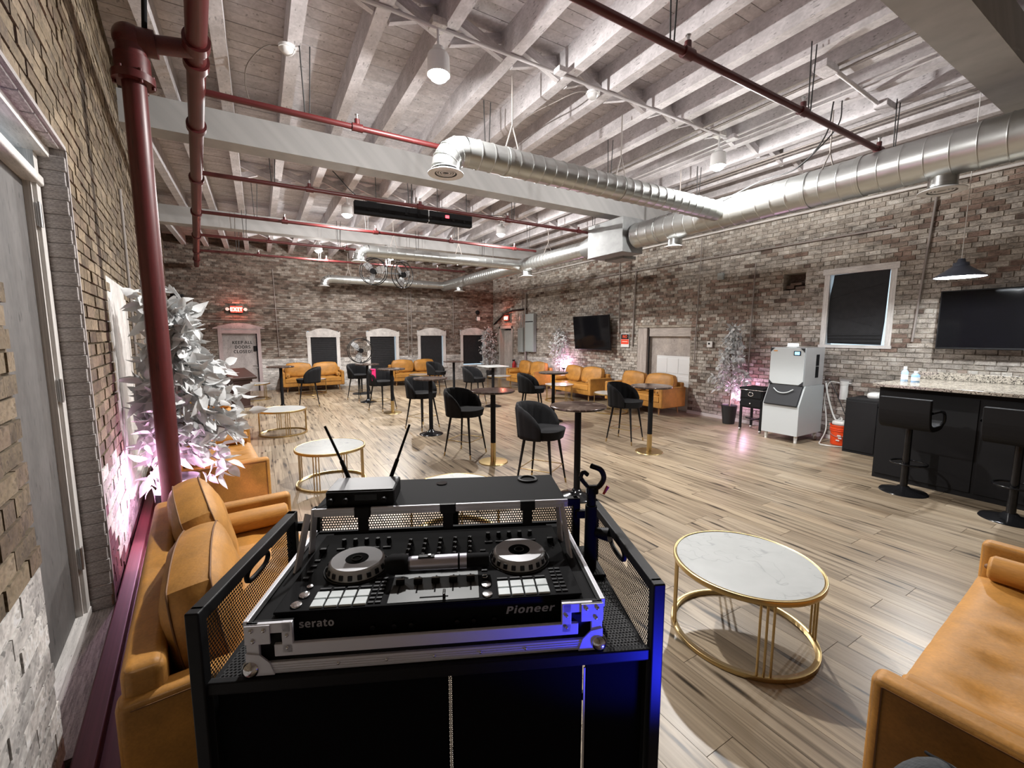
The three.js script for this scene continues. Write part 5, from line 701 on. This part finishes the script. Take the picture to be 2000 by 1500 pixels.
{ // controller
  const d = thing('mixing_controller', 'black two deck mixing controller with silver jog wheels and pale pads', 'controller', DJ, DT); const F = 1.152;
  const body = part(d, 'body', rb(0.735, 0.075, 0.39, 0.006, 0.4625, F - 0.0375, -0.315), M.platform); part(body, 'brand_lettering', text('serato', 0.019, 0.001).translate(0.19, F - 0.038, -0.1195), std([0.42, 0.42, 0.46], 0.5), 'grey serato lettering'); part(body, 'brand_lettering', text('Pioneer', 0.019, 0.001, fontB, 0.22, 1.25).translate(0.70, F - 0.038, -0.1195), std([0.40, 0.41, 0.50], 0.5), 'grey Pioneer lettering');
  const ov = rb(0.74, 0.006, 0.395, 0.003, 0.4625, F, -0.317); part(body, 'top_plate', ov, M.platform); for (const u of [0.32, 0.37, 0.41, 0.52, 0.56, 0.61]) part(body, 'front_knob', cyl(0.006, 0.006, 0.008, 0, 0, 0, 12).rotateX(Math.PI / 2).translate(u, F - 0.045, -0.118), M.blackGloss);
  const Y = F + 0.003; const disc = std([0.62, 0.62, 0.64], 0.35, 0.45);
  for (const [u, v] of [[0.240, 0.304], [0.695, 0.306]]) {
    const j = part(d, 'jog_wheel', lathe([[0.066, 0.027], [0.068, 0.0265], [0.074, 0.022], [0.079, 0.004], [0.082, 0.0], [0.0, 0.0]], 72).translate(u, Y, -v), M.stainless, 'silver jog wheel');
    part(j, 'platter', new THREE.RingGeometry(0.031, 0.068, 72, 1).rotateX(-Math.PI / 2).translate(u, Y + 0.0272, -v), disc, 'spun silver platter'); part(j, 'centre_display', cyl(0.031, 0.031, 0.003, u, Y + 0.024, -v, 36), M.blackGloss); part(j, 'ring', torus(0.013, 0.0015, u, Y + 0.0275, -v, true, 24, 5), M.grille);
    part(j, 'finger_dimples', Array.from({ length: 20 }, (_, k) => { const a = k * Math.PI / 10; return rb(0.012, 0.014, 0.006, 0.002).rotateX(-0.25).rotateY(a).translate(u + 0.0765 * Math.sin(a), Y + 0.012, -v + 0.0765 * Math.cos(a)); }), M.iceDark); part(j, 'skirt_ring', torus(0.086, 0.0018, u, Y + 0.001, -v, true, 60, 5), M.grille);
  }
  const pad = std([0.70, 0.76, 0.77], 0.5);
  for (const u0 of [0.171, 0.622]) for (let r = 0; r < 2; r++) for (let k = 0; k < 4; k++) part(d, 'pad', rb(0.0295, 0.006, 0.0285, 0.002, u0 + 0.0155 + k * 0.0335, Y + 0.002, -(0.142 + r * 0.0325)), pad, 'pale rubber performance pad');
  for (const u0 of [0.171, 0.622]) for (let k = 0; k < 4; k++) part(d, 'small_button', rb(0.028, 0.004, 0.007, 0.001, u0 + 0.0155 + k * 0.0335, Y + 0.001, -0.204), M.iceDark);
  for (const [u, v, r] of [[0.137, 0.143, 0.013], [0.142, 0.182, 0.013], [0.143, 0.218, 0.008], [0.595, 0.139, 0.013], [0.594, 0.18, 0.013], [0.592, 0.217, 0.008]]) part(d, 'silver_button', lathe([[0, 0.005], [r * 0.9, 0.0045], [r, 0.003], [r, 0]], 24).translate(u, Y, -v), M.chrome, 'round silver button');
  part(d, 'mixer_plate', bx(0.222, 0.0012, 0.125, 0.463, Y + 0.0006, -0.19), std([0.075, 0.08, 0.08], 0.5, 0.1), 'dark grey mixer plate');
  for (let k = 0; k < 5; k++) { const u = 0.372 + k * 0.0455; part(d, 'fader_slot', bx(0.004, 0.001, 0.075, u, Y + 0.0015, -0.2), M.blackMatte); const f = part(d, 'fader', rb(0.022, 0.014, 0.015, 0.003, u, Y + 0.008, -0.205), M.black); part(f, 'white_line', bx(0.02, 0.001, 0.0025, u, Y + 0.0156, -0.205), M.whiteGloss); }
  part(d, 'crossfader', rb(0.007, 0.014, 0.022, 0.002, 0.488, Y + 0.008, -0.142), M.blackGloss); part(d, 'crossfader_slot', bx(0.07, 0.001, 0.004, 0.463, Y + 0.0015, -0.142), M.blackMatte);
  for (let k = 0; k < 5; k++) for (let r = 0; r < 5; r++) { const u = 0.372 + k * 0.0455, v = 0.30 + r * 0.031; const q = part(d, 'knob', lathe([[0, 0.016], [0.0065, 0.016], [0.008, 0.004], [0.0095, 0]], 14).translate(u, Y, -v), M.black); part(q, 'pointer', bx(0.0016, 0.001, 0.006, u + 0.002, Y + 0.0165, -v + 0.003), M.whiteGloss); }
  for (const u0 of [0.165, 0.612]) for (let k = 0; k < 5; k++) { part(d, 'small_button', rb(0.024, 0.004, 0.008, 0.001, u0 + k * 0.034, Y + 0.001, -0.412), M.iceDark); part(d, 'small_knob', cyl(0.008, 0.006, 0.014, u0 + k * 0.034, Y, -0.45, 12), M.black); }
  for (const u0 of [0.312, 0.775]) for (let r = 0; r < 7; r++) for (let k = 0; k < 2; k++) part(d, 'small_button', rb(0.014, 0.004, 0.007, 0.001, u0 + k * 0.017, Y + 0.001, -(0.135 + r * 0.017)), M.iceDark);
  for (const [u, v] of [[0.118, 0.26], [0.118, 0.29], [0.118, 0.32], [0.118, 0.35], [0.592, 0.25], [0.592, 0.275], [0.592, 0.30], [0.592, 0.33], [0.592, 0.36]]) part(d, 'small_button', rb(0.016, 0.004, 0.009, 0.001, u, Y + 0.001, -v), M.iceDark);
  for (const u of [0.118, 0.805]) { part(d, 'tempo_slot', bx(0.004, 0.001, 0.09, u, Y + 0.001, -0.40), M.blackMatte); part(d, 'tempo_fader', rb(0.02, 0.012, 0.014, 0.003, u, Y + 0.006, -0.40), M.black); }
}
{ // microphone lying across the mixer, on the fader caps and jog edge
  const m = thing('microphone', 'silver and black wireless microphone lying across the controller', 'microphone', DJ, DT); const y = 1.192, v = 0.242;
  const along = g => g.rotateZ(-Math.PI / 2);
  part(m, 'body', along(lathe([[0, 0], [0.0165, 0], [0.0185, 0.01], [0.0195, 0.155], [0, 0.155]], 28)).translate(0.389, y, -v), std([0.72, 0.70, 0.80], 0.3, 0.6), 'silver handle'); part(m, 'head', along(lathe([[0, -0.062], [0.018, -0.06], [0.026, -0.045], [0.027, -0.015], [0.021, 0], [0, 0]], 28)).translate(0.389, y, -v), M.blackMatte, 'black mesh head'); part(m, 'tail', along(lathe([[0, 0.155], [0.0185, 0.155], [0.018, 0.215], [0, 0.217]], 28)).translate(0.389, y, -v), M.blackMatte); part(m, 'switch_plate', rb(0.044, 0.004, 0.016, 0.002, 0.437, y + 0.019, -v + 0.002), M.black); part(m, 'switch', rb(0.008, 0.004, 0.008, 0.001, 0.445, y + 0.022, -v + 0.002), M.steel);
  part(m, 'rest_ring', along(lathe([[0.019, 0], [0.0225, 0.003], [0.019, 0.006]], 24)).translate(0.52, y, -v), M.blackMatte);
}
{ // receiver
  const r = thing('wireless_receiver', 'black half rack wireless receiver with two antennas', 'receiver', DJ, DT); const B = 1.2915;
  part(r, 'body', rb(0.2, 0.045, 0.125, 0.005, 0.228, B + 0.0225, -0.475), M.blackTex); part(r, 'top_plate', bx(0.19, 0.002, 0.115, 0.228, B + 0.046, -0.475), std([0.05, 0.05, 0.055], 0.45)); const f = part(r, 'front_panel', bx(0.196, 0.041, 0.003, 0.228, B + 0.0225, -0.4115), M.black); part(f, 'display', bx(0.065, 0.018, 0.002, 0.245, B + 0.026, -0.4095), M.blackGloss);
  for (const u of [0.147, 0.19, 0.3]) part(f, 'knob', cyl(0.009, 0.008, 0.014, 0, 0, 0, 18).rotateX(Math.PI / 2).translate(u, B + 0.022, -0.402), M.black);
  part(r, 'antenna', [rod([0.165, B + 0.03, -0.545], [0.138, B + 0.10, -0.55], 0.007, 0.0065), rod([0.138, B + 0.10, -0.55], [0.09, B + 0.215, -0.555], 0.0045, 0.004)], M.black); part(r, 'antenna', [rod([0.292, B + 0.03, -0.545], [0.318, B + 0.10, -0.55], 0.007, 0.0065), rod([0.318, B + 0.10, -0.55], [0.36, B + 0.215, -0.555], 0.0045, 0.004)], M.black);
}
{ // clamp holder on the right rear of the shelf
  const c = thing('clamp_holder', 'black pole with spring claw clamp and red tip beside the platform', 'clamp', DJ, DT);
  part(c, 'foot', rb(0.09, 0.012, 0.09, 0.004, 0.945, 1.028, -0.44), M.black); part(c, 'pole', [cyl(0.021, 0.019, 0.22, 0.948, 1.03, -0.44), cyl(0.015, 0.015, 0.07, 0.948, 1.24, -0.44)], M.blackMatte); part(c, 'knob', rod([0.965, 1.16, -0.43], [1.0, 1.165, -0.40], 0.016, 0.024), M.black);
  part(c, 'claw', [hose([[0.948, 1.30, -0.44], [0.925, 1.325, -0.44], [0.912, 1.345, -0.44], [0.92, 1.362, -0.44], [0.935, 1.352, -0.44]], 0.007, 24, 8), hose([[0.948, 1.30, -0.44], [0.975, 1.315, -0.44], [0.988, 1.34, -0.44], [0.978, 1.366, -0.44], [0.945, 1.382, -0.44]], 0.009, 24, 8), rb(0.04, 0.03, 0.02, 0.006, 0.95, 1.302, -0.44)], M.blackGloss, 'curved black claw'); part(c, 'red_tip', rod([0.985, 1.29, -0.43], [0.998, 1.318, -0.425], 0.004, 0.006), std([0.6, 0.05, 0.02], 0.4));
}
// ---------- grey bag and blue stage light ----------
{ const b = thing('bag', 'dark grey cloth bag against the tufted sofa arm', 'bag', [1.55, 0, -0.30]); const g = new THREE.SphereGeometry(0.17, 28, 18), p = g.attributes.position; for (let i = 0; i < p.count; i++) { const x = p.getX(i), y = p.getY(i), z = p.getZ(i); const k = 1 + 0.12 * (fbm(x * 9 + 4, z * 9 + y * 6, 3) - 0.5); p.setXYZ(i, x * 1.0 * k, Math.max(-0.14, y) * 1.75, z * 0.9 * k); } g.computeVertexNormals(); part(b, 'cloth', g.translate(0, 0.245, 0).scale(1, 1.15, 1), std([0.06, 0.065, 0.07], 0.95, 0, { map: clothT })); part(b, 'seam', hose([[-0.1, 0.54, 0.08], [0, 0.625, 0.03], [0.08, 0.575, -0.06]], 0.005, 20, 6), M.blackMatte); }
{ const s = thing('stage_light', 'small blue stage light on the floor in front of the stand', 'light', [0.84, 0, -0.40], 0); part(s, 'can', cyl(0.07, 0.07, 0.12, 0, 0.62, 0, 24), M.black); part(s, 'tripod', [rod([0, 0, 0], [0, 0.62, 0], 0.012), rod([0.15, 0.006, 0], [0, 0.2, 0], 0.008), rod([-0.08, 0.006, 0.13], [0, 0.2, 0], 0.008), rod([-0.08, 0.006, -0.13], [0, 0.2, 0], 0.008)], M.black); part(s, 'glowing_lens', cyl(0.06, 0.06, 0.006, 0, 0.742, 0, 24), new THREE.MeshStandardMaterial({ color: 0x000020, emissive: lin(0.1, 0.12, 1), emissiveIntensity: 6 }), 'blue glowing lens'); spot(s, [0, 0.76, 0], [-0.12, 1.10, -0.36], lin(0.02, 0.03, 1.0), 2.3, 0.6, 1.0, 2); }
renderer.render(scene, camera);
